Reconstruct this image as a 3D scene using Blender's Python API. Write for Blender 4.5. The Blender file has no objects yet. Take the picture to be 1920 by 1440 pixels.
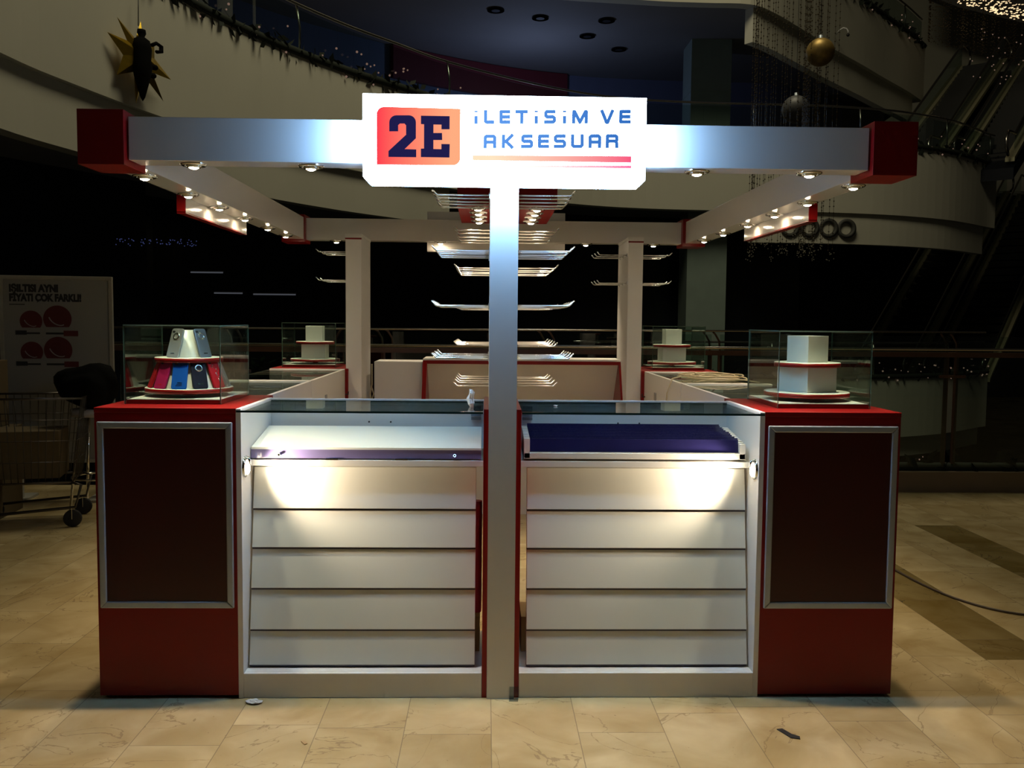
import bpy, bmesh, math, random
from mathutils import Vector, Matrix
random.seed(7)
PI = math.pi
scene = bpy.context.scene
COL = scene.collection
# ------------------------------------------------------------------ camera
cam_d = bpy.data.cameras.new('camera'); cam = bpy.data.objects.new('camera', cam_d); COL.objects.link(cam)
cam_d.sensor_width = 36.0; cam_d.lens = 1716.0*36.0/1920.0; cam_d.clip_end = 300
R_ = ((0.99957043, -0.02773356, 0.00947679), (-0.0075185, 0.06988211, 0.99752692), (-0.02832723, -0.99716966, 0.06964358))
cam.matrix_world = Matrix(((R_[0][0], R_[1][0], R_[2][0], -0.0653), (R_[0][1], R_[1][1], R_[2][1], -3.5477),
                           (R_[0][2], R_[1][2], R_[2][2], 1.5), (0, 0, 0, 1)))
scene.camera = cam
# ------------------------------------------------------------------ world, exposure
wd = bpy.data.worlds.new('dim_mall'); scene.world = wd; wd.use_nodes = True
bg = wd.node_tree.nodes['Background']; bg.inputs[0].default_value = (0.95, 0.83, 0.60, 1); bg.inputs[1].default_value = 0.010
vs = scene.view_settings; vs.view_transform = 'Standard'; vs.look = 'None'; vs.gamma = 1.0; vs.use_curve_mapping = False
vs.exposure = 0.0
SPOT_W = 26.0; SPOT_COL = (1.0, 0.80, 0.56)
SHOW_W = 19.0
SIGN_L = 60.0; SIGN_COL = (0.30, 0.58, 1.0)
# unseen fill lamps, added to brighten the balcony fascias and upper shops
def area(name, loc, target, size, watts, col):
    l = bpy.data.lights.new(name, 'AREA'); l.shape = 'DISK'; l.size = size; l.energy = watts; l.color = col
    o = bpy.data.objects.new(name, l); COL.objects.link(o); o.location = loc
    o.rotation_euler = (Vector(target)-Vector(loc)).to_track_quat('-Z', 'Y').to_euler(); return o
area('atrium_fill_lamp', (2.0, 9.0, 18.5), (3.5, 14.0, 2.0), 7.0, 900, (1.0, 0.90, 0.62))  # added lamp above the frame, lights the fascias over the void
_l = bpy.data.lights.new('upper_gallery_fill_lamp', 'POINT'); _l.energy = 60; _l.color = (0.45, 0.6, 1.0); _l.shadow_soft_size = 0.05
_o = bpy.data.objects.new('upper_gallery_fill_lamp', _l); COL.objects.link(_o); _o.location = (1.2, 22.8, 7.2)  # added lamp hidden behind the sign, lifts the upper shops in blue

# ------------------------------------------------------------------ materials
def mat(name, col, rough=0.5, metal=0.0, spec=0.5, noise=0.0, nscale=30.0, coat=0.0, bump=0.0, bscale=200.0):
    m = bpy.data.materials.new(name); m.use_nodes = True; nt = m.node_tree; b = nt.nodes['Principled BSDF']
    b.inputs['Roughness'].default_value = rough; b.inputs['Metallic'].default_value = metal
    b.inputs['Specular IOR Level'].default_value = spec; b.inputs['Coat Weight'].default_value = coat
    b.inputs['Base Color'].default_value = (*col, 1)
    tc = nt.nodes.new('ShaderNodeTexCoord'); n = nt.nodes.new('ShaderNodeTexNoise')
    n.inputs['Scale'].default_value = nscale; n.inputs['Detail'].default_value = 4
    nt.links.new(tc.outputs['Object'], n.inputs['Vector'])
    rp = nt.nodes.new('ShaderNodeMix'); rp.data_type = 'RGBA'
    v = max(noise, 0.02)
    rp.inputs[6].default_value = (*[c*(1-v) for c in col], 1); rp.inputs[7].default_value = (*[min(1, c*(1+v)) for c in col], 1)
    nt.links.new(n.outputs['Fac'], rp.inputs[0]); nt.links.new(rp.outputs[2], b.inputs['Base Color'])
    if bump:
        n2 = nt.nodes.new('ShaderNodeTexNoise'); n2.inputs['Scale'].default_value = bscale
        nt.links.new(tc.outputs['Object'], n2.inputs['Vector'])
        bp = nt.nodes.new('ShaderNodeBump'); bp.inputs['Strength'].default_value = bump
        nt.links.new(n2.outputs['Fac'], bp.inputs['Height']); nt.links.new(bp.outputs[0], b.inputs['Normal'])
    return m
def emis(name, col, s, axis=None, col2=None, lo=0, hi=1):
    m = bpy.data.materials.new(name); m.use_nodes = True; nt = m.node_tree; nt.nodes.clear()
    o = nt.nodes.new('ShaderNodeOutputMaterial'); e = nt.nodes.new('ShaderNodeEmission')
    e.inputs[0].default_value = (*col, 1); e.inputs[1].default_value = s; nt.links.new(e.outputs[0], o.inputs[0])
    if col2:
        tc = nt.nodes.new('ShaderNodeTexCoord'); sp = nt.nodes.new('ShaderNodeSeparateXYZ'); mr = nt.nodes.new('ShaderNodeMapRange')
        mr.inputs[1].default_value = lo; mr.inputs[2].default_value = hi
        mx = nt.nodes.new('ShaderNodeMix'); mx.data_type = 'RGBA'; mx.inputs[6].default_value = (*col, 1); mx.inputs[7].default_value = (*col2, 1)
        nt.links.new(tc.outputs['Object'], sp.inputs[0]); nt.links.new(sp.outputs[axis], mr.inputs[0])
        nt.links.new(mr.outputs[0], mx.inputs[0]); nt.links.new(mx.outputs[2], e.inputs[0])
    return m
def glass_mat(name, tint=(0.9, 0.96, 0.93), ior=1.5, rough=0.0):
    m = bpy.data.materials.new(name); m.use_nodes = True; nt = m.node_tree; nt.nodes.clear()
    o = nt.nodes.new('ShaderNodeOutputMaterial'); t = nt.nodes.new('ShaderNodeBsdfTransparent'); g = nt.nodes.new('ShaderNodeBsdfGlossy')
    t.inputs[0].default_value = (*tint, 1); g.inputs['Roughness'].default_value = rough
    f = nt.nodes.new('ShaderNodeFresnel'); ge = nt.nodes.new('ShaderNodeNewGeometry'); mr = nt.nodes.new('ShaderNodeMapRange')
    mr.inputs[3].default_value = ior; mr.inputs[4].default_value = 1/ior
    nt.links.new(ge.outputs['Backfacing'], mr.inputs[0]); nt.links.new(mr.outputs[0], f.inputs[0])
    mx = nt.nodes.new('ShaderNodeMixShader'); nt.links.new(f.outputs[0], mx.inputs[0]); nt.links.new(t.outputs[0], mx.inputs[1])
    nt.links.new(g.outputs[0], mx.inputs[2]); nt.links.new(mx.outputs[0], o.inputs[0])
    return m
M = {}
M['white'] = mat('white_laminate', (0.72, 0.70, 0.67), 0.38, noise=0.02, nscale=8)
M['slat'] = mat('white_slat', (0.74, 0.75, 0.70), 0.35, noise=0.02, nscale=6)
M['beamwhite'] = mat('white_gloss_laminate', (0.70, 0.67, 0.64), 0.16, noise=0.02, nscale=6)
M['red'] = mat('red_laminate', (0.21, 0.0035, 0.0035), 0.32, spec=0.3, noise=0.04, nscale=12)
M['redpanel'] = mat('dark_red_panel', (0.045, 0.0025, 0.002), 0.35, noise=0.05, nscale=15)
M['alu'] = mat('brushed_aluminium', (0.42, 0.47, 0.53), 0.38, metal=0.5, noise=0.05, nscale=60)
M['chrome'] = mat('chrome', (0.82, 0.82, 0.82), 0.1, metal=1.0)
M['hook'] = mat('chrome_wire', (0.9, 0.89, 0.86), 0.22, metal=1.0)
M['black'] = mat('black_plastic', (0.012, 0.012, 0.013), 0.5)
M['darkgap'] = mat('dark_aluminium_groove', (0.05, 0.04, 0.06), 0.5)
M['glass'] = glass_mat('clear_glass')
M['glassedge'] = mat('green_glass_edge', (0.09, 0.14, 0.11), 0.2)
M['counteredge'] = mat('dark_glass_edge', (0.01, 0.035, 0.03), 0.15)
M['railglass'] = glass_mat('balustrade_glass', (0.80, 0.87, 0.84))
M['lens'] = emis('halogen_bulb', (1.0, 0.80, 0.52), 140)
M['sidelens'] = emis('showcase_bulb', (1.0, 0.86, 0.62), 40)
M['acrylic'] = mat('violet_filmed_acrylic', (0.16, 0.14, 0.30), 0.12, noise=0.1, nscale=5)
M['acrylic2'] = mat('blue_filmed_acrylic', (0.012, 0.011, 0.055), 0.10, noise=0.2, nscale=9)
M['clear'] = glass_mat('clear_plastic', (0.75, 0.8, 0.85), 1.4, 0.1)
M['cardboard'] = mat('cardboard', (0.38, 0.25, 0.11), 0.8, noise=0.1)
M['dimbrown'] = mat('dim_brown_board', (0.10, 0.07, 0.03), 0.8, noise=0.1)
M['paper'] = mat('white_tissue', (0.7, 0.68, 0.66), 0.9)
M['pink'] = mat('pink_wrap', (0.7, 0.06, 0.12), 0.5)
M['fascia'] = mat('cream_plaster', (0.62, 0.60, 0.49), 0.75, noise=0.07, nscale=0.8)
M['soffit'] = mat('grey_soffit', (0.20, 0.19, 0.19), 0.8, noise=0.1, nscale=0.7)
M['shop'] = mat('dark_shopfront', (0.010, 0.012, 0.018), 0.25, noise=0.2, nscale=0.5)
M['upshop'] = mat('haze_tinted_shop_wall', (0.15, 0.17, 0.28), 0.6, noise=0.2, nscale=0.6)  # bluish grey paints the sign's glare haze into the wall colour
M['redsign'] = mat('dull_red_fascia_board', (0.16, 0.02, 0.03), 0.5)
M['column'] = mat('grey_green_stone', (0.26, 0.33, 0.29), 0.35, noise=0.12, nscale=3)
M['steel'] = mat('stainless_steel', (0.62, 0.58, 0.54), 0.25, metal=1.0)
M['wood'] = mat('dark_wood_handrail', (0.08, 0.042, 0.028), 0.3, noise=0.2, nscale=20)
M['garland'] = mat('dark_green_garland', (0.012, 0.018, 0.010), 0.8)
M['gold'] = mat('gold_foil', (0.75, 0.50, 0.05), 0.28, metal=0.9, noise=0.3, nscale=14, bump=0.5, bscale=18)
M['figure'] = mat('black_velvet', (0.004, 0.004, 0.004), 0.9, spec=0.1)
M['bead'] = mat('dark_beads', (0.10, 0.075, 0.04), 0.3, metal=0.4)
M['crystal'] = mat('crystal_beads', (0.8, 0.75, 0.6), 0.15, metal=0.5)
M['goldball'] = mat('bronze_glitter', (0.42, 0.28, 0.08), 0.45, metal=0.6, noise=0.4, nscale=20, bump=0.4, bscale=40)
M['greyball'] = mat('dull_grey_glitter', (0.12, 0.12, 0.12), 0.5, metal=0.3, noise=0.4, nscale=20)
M['twinkle'] = emis('fairy_light_glow', (1.0, 0.72, 0.40), 1.3)
M['twinkledim'] = emis('dim_fairy_light', (1.0, 0.62, 0.45), 0.16)
M['nozzle'] = mat('dark_grey_nozzle', (0.07, 0.07, 0.06), 0.6)
M['poster'] = mat('poster_paper', (0.27, 0.27, 0.25), 0.6)
M['posterframe'] = mat('poster_frame', (0.33, 0.32, 0.28), 0.5, noise=0.1)
M['ink'] = mat('black_ink', (0.02, 0.02, 0.025), 0.7)
M['posterred'] = mat('poster_red', (0.10, 0.012, 0.014), 0.5, noise=0.3, nscale=8)
M['postergrey'] = mat('poster_grey', (0.3, 0.28, 0.28), 0.5)
M['rubber'] = mat('black_rubber', (0.015, 0.013, 0.012), 0.8)
M['trolley'] = mat('trolley_wire', (0.10, 0.09, 0.08), 0.35, metal=0.9)
M['bag'] = mat('black_fabric', (0.003, 0.003, 0.003), 0.9, spec=0.1)
M['plinthstone'] = mat('brown_stone_kerb', (0.22, 0.16, 0.10), 0.5, noise=0.2, nscale=4)
M['step'] = mat('escalator_step', (0.015, 0.015, 0.015), 0.5, metal=0.5)
M['deck'] = mat('escalator_deck', (0.50, 0.47, 0.30), 0.3, metal=0.3)  # yellowish cream stands in for reflected streaks along the escalators
M['cable'] = mat('beige_cable', (0.42, 0.35, 0.22), 0.5)
M['darkcable'] = mat('dark_cable', (0.06, 0.04, 0.03), 0.5)
M['socket'] = mat('grey_socket', (0.35, 0.33, 0.31), 0.5)
M['silvercase'] = mat('silver_phone_case', (0.55, 0.56, 0.58), 0.3, metal=0.6)
M['greycase'] = mat('slate_phone_case', (0.22, 0.26, 0.33), 0.3, metal=0.5)
M['bluecase'] = mat('blue_phone_case', (0.005, 0.08, 0.40), 0.5, spec=0.12)
M['blackcase'] = mat('black_phone_case', (0.008, 0.008, 0.02), 0.5, spec=0.12)
M['magentacase'] = mat('magenta_phone_case', (0.38, 0.012, 0.09), 0.5, spec=0.12)
M['redcase'] = mat('red_phone_case', (0.45, 0.01, 0.02), 0.5, spec=0.12)
M['camwhite'] = mat('white_camera_arm', (0.7, 0.7, 0.7), 0.3)
M['sign'] = emis('lit_sign_acrylic_edge', SIGN_COL, SIGN_L)
M['signface'] = emis('lit_sign_acrylic_face', (0.72, 0.88, 1.0), 16.0)
M['signred'] = emis('lit_red_logo', (1.0, 0.03, 0.07), 1.0, 0, (1.0, 0.42, 0.22), -0.49, -0.20)  # red to orange ramp puts uneven backlight into the logo colour
M['signdark'] = emis('navy_logo_lettering', (0.014, 0.012, 0.07), 1.0)
M['signblue'] = emis('blue_lettering', (0.13, 0.36, 0.92), 1.0, 0, (0.03, 0.15, 0.52), -0.12, 0.47)  # pale to dark blue ramp paints the backlight's unevenness into the letters
M['bar1'] = emis('lit_red_bar', (1.0, 0.80, 0.55), 1.0, 0, (0.95, 0.10, 0.22), -0.05, 0.47)
M['bar2'] = emis('lit_thin_pink_bar', (1.0, 0.95, 0.88), 1.1, 0, (0.95, 0.18, 0.38), 0.08, 0.47)

# marble floor tiles
def floor_mat():
    m = bpy.data.materials.new('beige_marble_tiles'); m.use_nodes = True; nt = m.node_tree; L = nt.links.new; b = nt.nodes['Principled BSDF']
    N = nt.nodes.new
    def math_(op, a, c=None, cl=False):
        n = N('ShaderNodeMath'); n.operation = op; n.use_clamp = cl
        for i, v in enumerate((a, c)):
            if v is None: continue
            if isinstance(v, (int, float)): n.inputs[i].default_value = v
            else: L(v, n.inputs[i])
        return n.outputs[0]
    tc = N('ShaderNodeTexCoord'); sp = N('ShaderNodeSeparateXYZ'); L(tc.outputs['Object'], sp.inputs[0])
    X, Y = sp.outputs[0], sp.outputs[1]
    W, LEN = 0.3177, 0.62
    u = math_('DIVIDE', math_('ADD', X, 0.037), W); cu = math_('FLOOR', u); fu = math_('FRACT', u)
    wn = N('ShaderNodeTexWhiteNoise'); wn.noise_dimensions = '1D'; L(cu, wn.inputs['W'])
    v = math_('ADD', math_('DIVIDE', math_('ADD', Y, 0.22), LEN), math_('MULTIPLY', wn.outputs['Value'], 1.0)); cv = math_('FLOOR', v); fv = math_('FRACT', v)
    cb = N('ShaderNodeCombineXYZ'); L(cu, cb.inputs[0]); L(cv, cb.inputs[1])
    wt = N('ShaderNodeTexWhiteNoise'); wt.noise_dimensions = '3D'; L(cb.outputs[0], wt.inputs['Vector'])
    jx = math_('LESS_THAN', math_('MINIMUM', fu, math_('SUBTRACT', 1.0, fu)), 0.0055)
    jy = math_('LESS_THAN', math_('MINIMUM', fv, math_('SUBTRACT', 1.0, fv)), 0.0028)
    joint = math_('MAXIMUM', jx, jy)
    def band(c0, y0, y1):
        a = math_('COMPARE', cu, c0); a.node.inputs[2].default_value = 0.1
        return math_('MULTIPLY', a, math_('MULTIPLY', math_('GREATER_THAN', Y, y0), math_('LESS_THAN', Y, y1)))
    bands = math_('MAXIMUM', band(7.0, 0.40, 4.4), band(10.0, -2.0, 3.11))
    ad = N('ShaderNodeVectorMath'); ad.operation = 'ADD'; sc = N('ShaderNodeVectorMath'); sc.operation = 'SCALE'; sc.inputs[3].default_value = 7
    L(wt.outputs['Color'], sc.inputs[0]); L(tc.outputs['Object'], ad.inputs[0]); L(sc.outputs[0], ad.inputs[1])
    n1 = N('ShaderNodeTexNoise'); n1.inputs['Scale'].default_value = 3.2; n1.inputs['Detail'].default_value = 8; n1.inputs['Distortion'].default_value = 0.6; L(ad.outputs[0], n1.inputs['Vector'])
    cr = N('ShaderNodeValToRGB'); e = cr.color_ramp.elements
    e[0].position = 0.3; e[0].color = (0.40, 0.29, 0.13, 1); e[1].position = 0.72; e[1].color = (0.62, 0.50, 0.28, 1); L(n1.outputs['Fac'], cr.inputs[0])
    n2 = N('ShaderNodeTexNoise'); n2.inputs['Scale'].default_value = 1.7; n2.inputs['Detail'].default_value = 9; n2.inputs['Distortion'].default_value = 1.3; L(ad.outputs[0], n2.inputs['Vector'])
    vein = math_('LESS_THAN', math_('ABSOLUTE', math_('SUBTRACT', n2.outputs['Fac'], 0.5)), 0.0035)
    n3 = N('ShaderNodeTexNoise'); n3.inputs['Scale'].default_value = 45; L(tc.outputs['Object'], n3.inputs['Vector'])
    pit = math_('GREATER_THAN', n3.outputs['Fac'], 0.74)
    def mixc(f, a, c):
        x = N('ShaderNodeMix'); x.data_type = 'RGBA'
        if isinstance(f, float): x.inputs[0].default_value = f
        else: L(f, x.inputs[0])
        for i, q in ((6, a), (7, c)):
            if isinstance(q, tuple): x.inputs[i].default_value = q
            else: L(q, x.inputs[i])
        return x.outputs[2]
    hs = N('ShaderNodeHueSaturation'); L(cr.outputs[0], hs.inputs['Color'])
    L(math_('ADD', math_('MULTIPLY', wt.outputs['Value'], 0.10), 0.90), hs.inputs['Value'])
    c = mixc(math_('MULTIPLY', vein, 0.55), hs.outputs[0], (0.24, 0.17, 0.09, 1))
    c = mixc(math_('MULTIPLY', pit, 0.5), c, (0.22, 0.15, 0.08, 1))
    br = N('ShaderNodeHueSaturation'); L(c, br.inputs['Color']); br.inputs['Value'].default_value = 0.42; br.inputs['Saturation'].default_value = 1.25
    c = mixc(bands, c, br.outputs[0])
    c = mixc(math_('MULTIPLY', joint, 0.55), c, (0.14, 0.11, 0.08, 1))
    L(c, b.inputs['Base Color']); b.inputs['Specular IOR Level'].default_value = 0.5
    L(math_('ADD', math_('MULTIPLY', n1.outputs['Fac'], 0.18), 0.14), b.inputs['Roughness'])
    return m
M['floor'] = floor_mat()

# ------------------------------------------------------------------ helpers
class MB:
    def __init__(s): s.bm = bmesh.new()
    def box(s, x0, x1, y0, y1, z0, z1, mi=0, edge=None):
        P = [(x0, y0, z0), (x1, y0, z0), (x1, y1, z0), (x0, y1, z0), (x0, y0, z1), (x1, y0, z1), (x1, y1, z1), (x0, y1, z1)]
        return s.hexa(P, mi, edge)
    def hexa(s, P, mi=0, edge=None):
        v = [s.bm.verts.new(p) for p in P]; fs = []
        for q in ((0, 3, 2, 1), (4, 5, 6, 7), (0, 1, 5, 4), (1, 2, 6, 5), (2, 3, 7, 6), (3, 0, 4, 7)):
            f = s.bm.faces.new([v[i] for i in q]); f.material_index = mi; fs.append(f)
        if edge is not None:
            a = sorted(fs, key=lambda f: -f.calc_area())
            for f in a[2:]: f.material_index = edge
        return s
    def obox(s, c, ax, ay, az, mi=0):   # oriented box: centre and three half-axis vectors
        c, ax, ay, az = Vector(c), Vector(ax), Vector(ay), Vector(az)
        P = [c-ax-ay-az, c+ax-ay-az, c+ax+ay-az, c-ax+ay-az, c-ax-ay+az, c+ax-ay+az, c+ax+ay+az, c-ax+ay+az]
        return s.hexa(P, mi)
    def bar(s, a, b, w, h=None, mi=0, up=(0, 0, 1)):
        a, b = Vector(a), Vector(b); d = b-a; h = h or w; u = Vector(up)
        if abs(d.normalized().dot(u)) > 0.98: u = Vector((1, 0, 0))
        x = d.cross(u).normalized(); z = x.cross(d).normalized()
        return s.obox((a+b)/2, d/2, x*w/2, z*h/2, mi)
    def prism(s, pts, axis, a, b, mi=0, caps=True):
        def P(p, t):
            return {'x': (t, p[0], p[1]), 'y': (p[0], t, p[1]), 'z': (p[0], p[1], t)}[axis]
        v0 = [s.bm.verts.new(P(p, a)) for p in pts]; v1 = [s.bm.verts.new(P(p, b)) for p in pts]; n = len(pts)
        for i in range(n):
            f = s.bm.faces.new((v0[i], v0[(i+1) % n], v1[(i+1) % n], v1[i])); f.material_index = mi
        if caps:
            for vv in (v0, v1[::-1]):
                f = s.bm.faces.new(vv); f.material_index = mi
        return s
    def lathe(s, prof, c=(0, 0, 0), n=24, mi=0, axis='z'):
        rings = []
        def T(r, h, a):
            p = (r*math.cos(a), r*math.sin(a), h)
            if axis == 'x': p = (h, r*math.cos(a), r*math.sin(a))
            if axis == 'y': p = (r*math.cos(a), h, r*math.sin(a))
            return (c[0]+p[0], c[1]+p[1], c[2]+p[2])
        for r, h in prof:
            rings.append([s.bm.verts.new(T(max(r, 1e-4), h, 2*PI*i/n)) for i in range(n)])
        for k in range(len(rings)-1):
            for i in range(n):
                f = s.bm.faces.new((rings[k][i], rings[k][(i+1) % n], rings[k+1][(i+1) % n], rings[k+1][i])); f.material_index = mi; f.smooth = True
        return s
    def cyl(s, c, r, h, n=20, mi=0, axis='z', r2=None):
        r2 = r if r2 is None else r2
        return s.lathe([(0, 0), (r, 0), (r, 0), (r2, h), (r2, h), (0, h)], c, n, mi, axis)
    def tube(s, pts, r, n=8, mi=0, closed=False):
        pts = [Vector(p) for p in pts]; rings = []; N = len(pts); prev = None
        for i, p in enumerate(pts):
            if closed: t = pts[(i+1) % N]-pts[i-1]
            else: t = (pts[min(i+1, N-1)]-pts[max(i-1, 0)])
            t.normalize()
            if prev is None:
                u = Vector((0, 0, 1)) if abs(t.z) < .9 else Vector((1, 0, 0)); a = t.cross(u).normalized()
            else: a = (prev-t*prev.dot(t)).normalized()
            prev = a; b = t.cross(a)
            rings.append([s.bm.verts.new(p+a*r*math.cos(2*PI*k/n)+b*r*math.sin(2*PI*k/n)) for k in range(n)])
        for i in range(N if closed else N-1):
            for k in range(n):
                f = s.bm.faces.new((rings[i][k], rings[i][(k+1) % n], rings[(i+1) % N][(k+1) % n], rings[(i+1) % N][k])); f.material_index = mi; f.smooth = True
        if not closed:
            for rg in (rings[0], rings[-1][::-1]):
                f = s.bm.faces.new(rg); f.material_index = mi
        return s
    def ball(s, c, r, seg=16, mi=0, sq=(1, 1, 1)):
        mt = Matrix.Translation(c) @ Matrix.Diagonal((r*sq[0], r*sq[1], r*sq[2], 1))
        g = bmesh.ops.create_uvsphere(s.bm, u_segments=seg, v_segments=max(4, seg//2), radius=1, matrix=mt)
        for v in g['verts']:
            for f in v.link_faces: f.material_index = mi; f.smooth = True
        return s
    def ico(s, c, r, mi=0):
        g = bmesh.ops.create_icosphere(s.bm, subdivisions=1, radius=r, matrix=Matrix.Translation(c))
        for v in g['verts']:
            for f in v.link_faces: f.material_index = mi
        return s
    def build(s, name, mats, parent=None, bevel=0, loc=None, rz=None, kind=None, label=None):
        bmesh.ops.recalc_face_normals(s.bm, faces=s.bm.faces)
        me = bpy.data.meshes.new(name); s.bm.to_mesh(me); s.bm.free()
        for m in (mats if isinstance(mats, (list, tuple)) else [mats]): me.materials.append(m)
        o = bpy.data.objects.new(name, me); COL.objects.link(o)
        if parent: o.parent = parent
        if loc: o.location = loc
        if rz is not None: o.rotation_euler = (0, 0, rz)
        if bevel:
            b = o.modifiers.new('bevel', 'BEVEL'); b.width = bevel; b.segments = 2; b.limit_method = 'ANGLE'
        if kind: o['kind'] = kind
        if label: o['label'] = label
        return o
def tag(o, label, cat, group=None, kind=None):
    o['label'] = label; o['category'] = cat
    if group: o['group'] = group
    if kind: o['kind'] = kind
    return o
def thing(name, label, cat, loc=(0, 0, 0), rz=0, group=None):
    o = bpy.data.objects.new(name, None); COL.objects.link(o); o.location = loc; o.rotation_euler = (0, 0, rz); o.empty_display_size = .1
    return tag(o, label, cat, group)
def kids(o): return [c for c in bpy.data.objects if c.parent == o]
def dup(o, parent=None):
    ch = kids(o); c = o.copy(); COL.objects.link(c); c.parent = parent
    for k in ch: dup(k, c)
    return c
def struct(o): o['kind'] = 'structure'; return o

# ------------------------------------------------------------------ floor
mb = MB(); mb.box(-14, 14, -6, 4.62, -0.3, 0)
struct(mb.build('floor', M['floor']))
mb = MB(); mb.box(-14, 40, 4.62, 40, -3.2, -3.0)
struct(mb.build('floor', M['shop']))

# ------------------------------------------------------------------ balcony slabs around the atrium
C2 = [(-3.5, -9), (-4.9, -4), (-5.6, 0), (-5.85, 4), (-5.73, 7.4), (-5.5, 8.9), (-5.0, 10.9), (-4.12, 13.3), (-3.0, 15.3), (-1.95, 16.7), (-.88, 18.05), (1.06, 19.75),
      (2.7, 20.8), (4.2, 21.3), (5.8, 21.5), (7.2, 21.55), (8.6, 21.6), (9.6, 21.7), (11.0, 22.0), (12.2, 22.45), (13.4, 23.1), (14.5, 23.95), (15.5, 24.85), (15.95, 25.2)]
def smooth(P, n=4):
    out = []
    for i in range(len(P)-1):
        p0, p1, p2, p3 = P[max(i-1, 0)], P[i], P[i+1], P[min(i+2, len(P)-1)]
        for k in range(n):
            t = k/n
            out.append(tuple(0.5*((2*p1[j])+(-p0[j]+p2[j])*t+(2*p0[j]-5*p1[j]+4*p2[j]-p3[j])*t*t+(-p0[j]+3*p1[j]-3*p2[j]+p3[j])*t**3) for j in (0, 1)))
    out.append(P[-1]); return out
def offs(P, d):
    out = []
    for i, p in enumerate(P):
        a, b = P[max(i-1, 0)], P[min(i+1, len(P)-1)]; t = Vector((b[0]-a[0], b[1]-a[1])).normalized()
        out.append((p[0]-t.y*d, p[1]+t.x*d))
    return out
def ribbon(P, Q, z0, z1, name, m, kind='structure'):   # slab between plan curves P (front) and Q (behind)
    mb = MB(); n = len(P); rows = []
    for p, q in zip(P, Q):
        rows.append([mb.bm.verts.new(v) for v in ((p[0], p[1], z0), (p[0], p[1], z1), (q[0], q[1], z1), (q[0], q[1], z0))])
    for i in range(n-1):
        for k in range(4):
            mb.bm.faces.new((rows[i][k], rows[i][(k+1) % 4], rows[i+1][(k+1) % 4], rows[i+1][k]))
    mb.bm.faces.new(rows[0]); mb.bm.faces.new(rows[-1][::-1])
    o = mb.build(name, m); o['kind'] = kind
    return o
S2 = smooth(C2)
def part(S, f0, f1): return [p for p in S if f0 <= p[0] <= f1 or (f0 < -3 and p[1] < 16 and p[0] < 0)]
ribbon(S2, offs(S2, 0.35), 4.54, 6.45, 'wall_middle_balcony', M['fascia'])
SL = [p for p in S2 if p[0] < -0.6]; SR = [p for p in S2 if 7.1 < p[0] < 15.6]
ribbon(offs(SL, 0.10), offs(SL, 0.35), 3.7, 4.54, 'wall_left_balcony_edge', M['fascia'])
ribbon(offs(SR, 0.10), offs(SR, 0.35), 3.7, 4.54, 'wall_right_balcony_edge', M['fascia'])
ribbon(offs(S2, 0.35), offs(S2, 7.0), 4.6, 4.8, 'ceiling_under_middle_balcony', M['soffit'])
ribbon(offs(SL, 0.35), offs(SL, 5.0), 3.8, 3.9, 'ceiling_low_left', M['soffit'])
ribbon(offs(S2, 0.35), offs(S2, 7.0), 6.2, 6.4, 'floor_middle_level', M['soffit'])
# shop walls under and on the middle level
S2L = [p for p in S2 if p[0] < 10.2]
ribbon(offs(S2L, 2.6), offs(S2L, 2.8), -3.0, 4.6, 'wall_lower_shops', M['shop'])
mb = MB(); mb.box(5, 45, 41.5, 41.8, -4, 8); struct(mb.build('wall_far_low', M['shop']))
mb = MB(); mb.box(32, 32.3, 8, 41, -4, 20); struct(mb.build('wall_far_right', M['shop']))
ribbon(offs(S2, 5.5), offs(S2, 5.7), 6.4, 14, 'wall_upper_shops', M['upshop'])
S5 = [p for p in offs(S2, 5.3) if -3.2 < p[0] < 2.5 and p[1] > 18]
ribbon(S5, offs(S5, 0.15), 8.45, 9.38, 'trim_1', M['redsign'])
# upper balcony
C3 = [(-12, 8), (-8, 13), (-3, 17), (0.5, 18.8), (3.7, 19.35), (5.2, 19.45), (6.4, 19.5), (7.2, 20.1), (8.3, 21.3), (9.95, 23.15), (11.37, 24.65), (12.6, 26.0), (14.1, 27.6), (15.3, 29.0)]
S3 = smooth(C3)
ribbon(S3, offs(S3, 0.35), 9.34, 11.2, 'wall_upper_balcony', M['fascia'])
S3R = [p for p in S3 if p[0] > 6.5 and p[0] < 15.0]
ribbon(offs(S3R, 0.15), offs(S3R, 0.4), 8.5, 9.34, 'wall_upper_balcony_edge', M['fascia'])
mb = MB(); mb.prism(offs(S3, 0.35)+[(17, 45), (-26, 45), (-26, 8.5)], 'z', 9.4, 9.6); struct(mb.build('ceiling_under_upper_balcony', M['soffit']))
# wall far beyond the upper balcony, the level above it
mb = MB(); mb.box(8, 40, 41, 41.3, 8, 17.3); struct(mb.build('wall_far', M['fascia']))
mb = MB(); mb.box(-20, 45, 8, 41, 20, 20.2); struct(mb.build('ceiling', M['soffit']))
mb = MB(); mb.prism([(18.7, 15.45), (20.0, 15.0), (23.5, 14.25), (30, 13.2), (40, 13), (40, 20), (18.7, 20)], 'y', 36, 36.4); struct(mb.build('wall_top_right', M['soffit']))
# opposite edge at our own level
S1 = [p for p in S2 if p[0] > 2]
ribbon(S1, offs(S1, 0.3), -1.75, -0.05, 'wall_low_balcony', M['fascia'])
ribbon(offs(S1, .25), offs(S1, 0.5), -2.35, -1.75, 'wall_low_balcony_edge', M['fascia'])
ribbon(offs(S1, 0.3), offs(S1, 2.6), -0.3, -0.1, 'floor_far_side', M['shop'])
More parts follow.
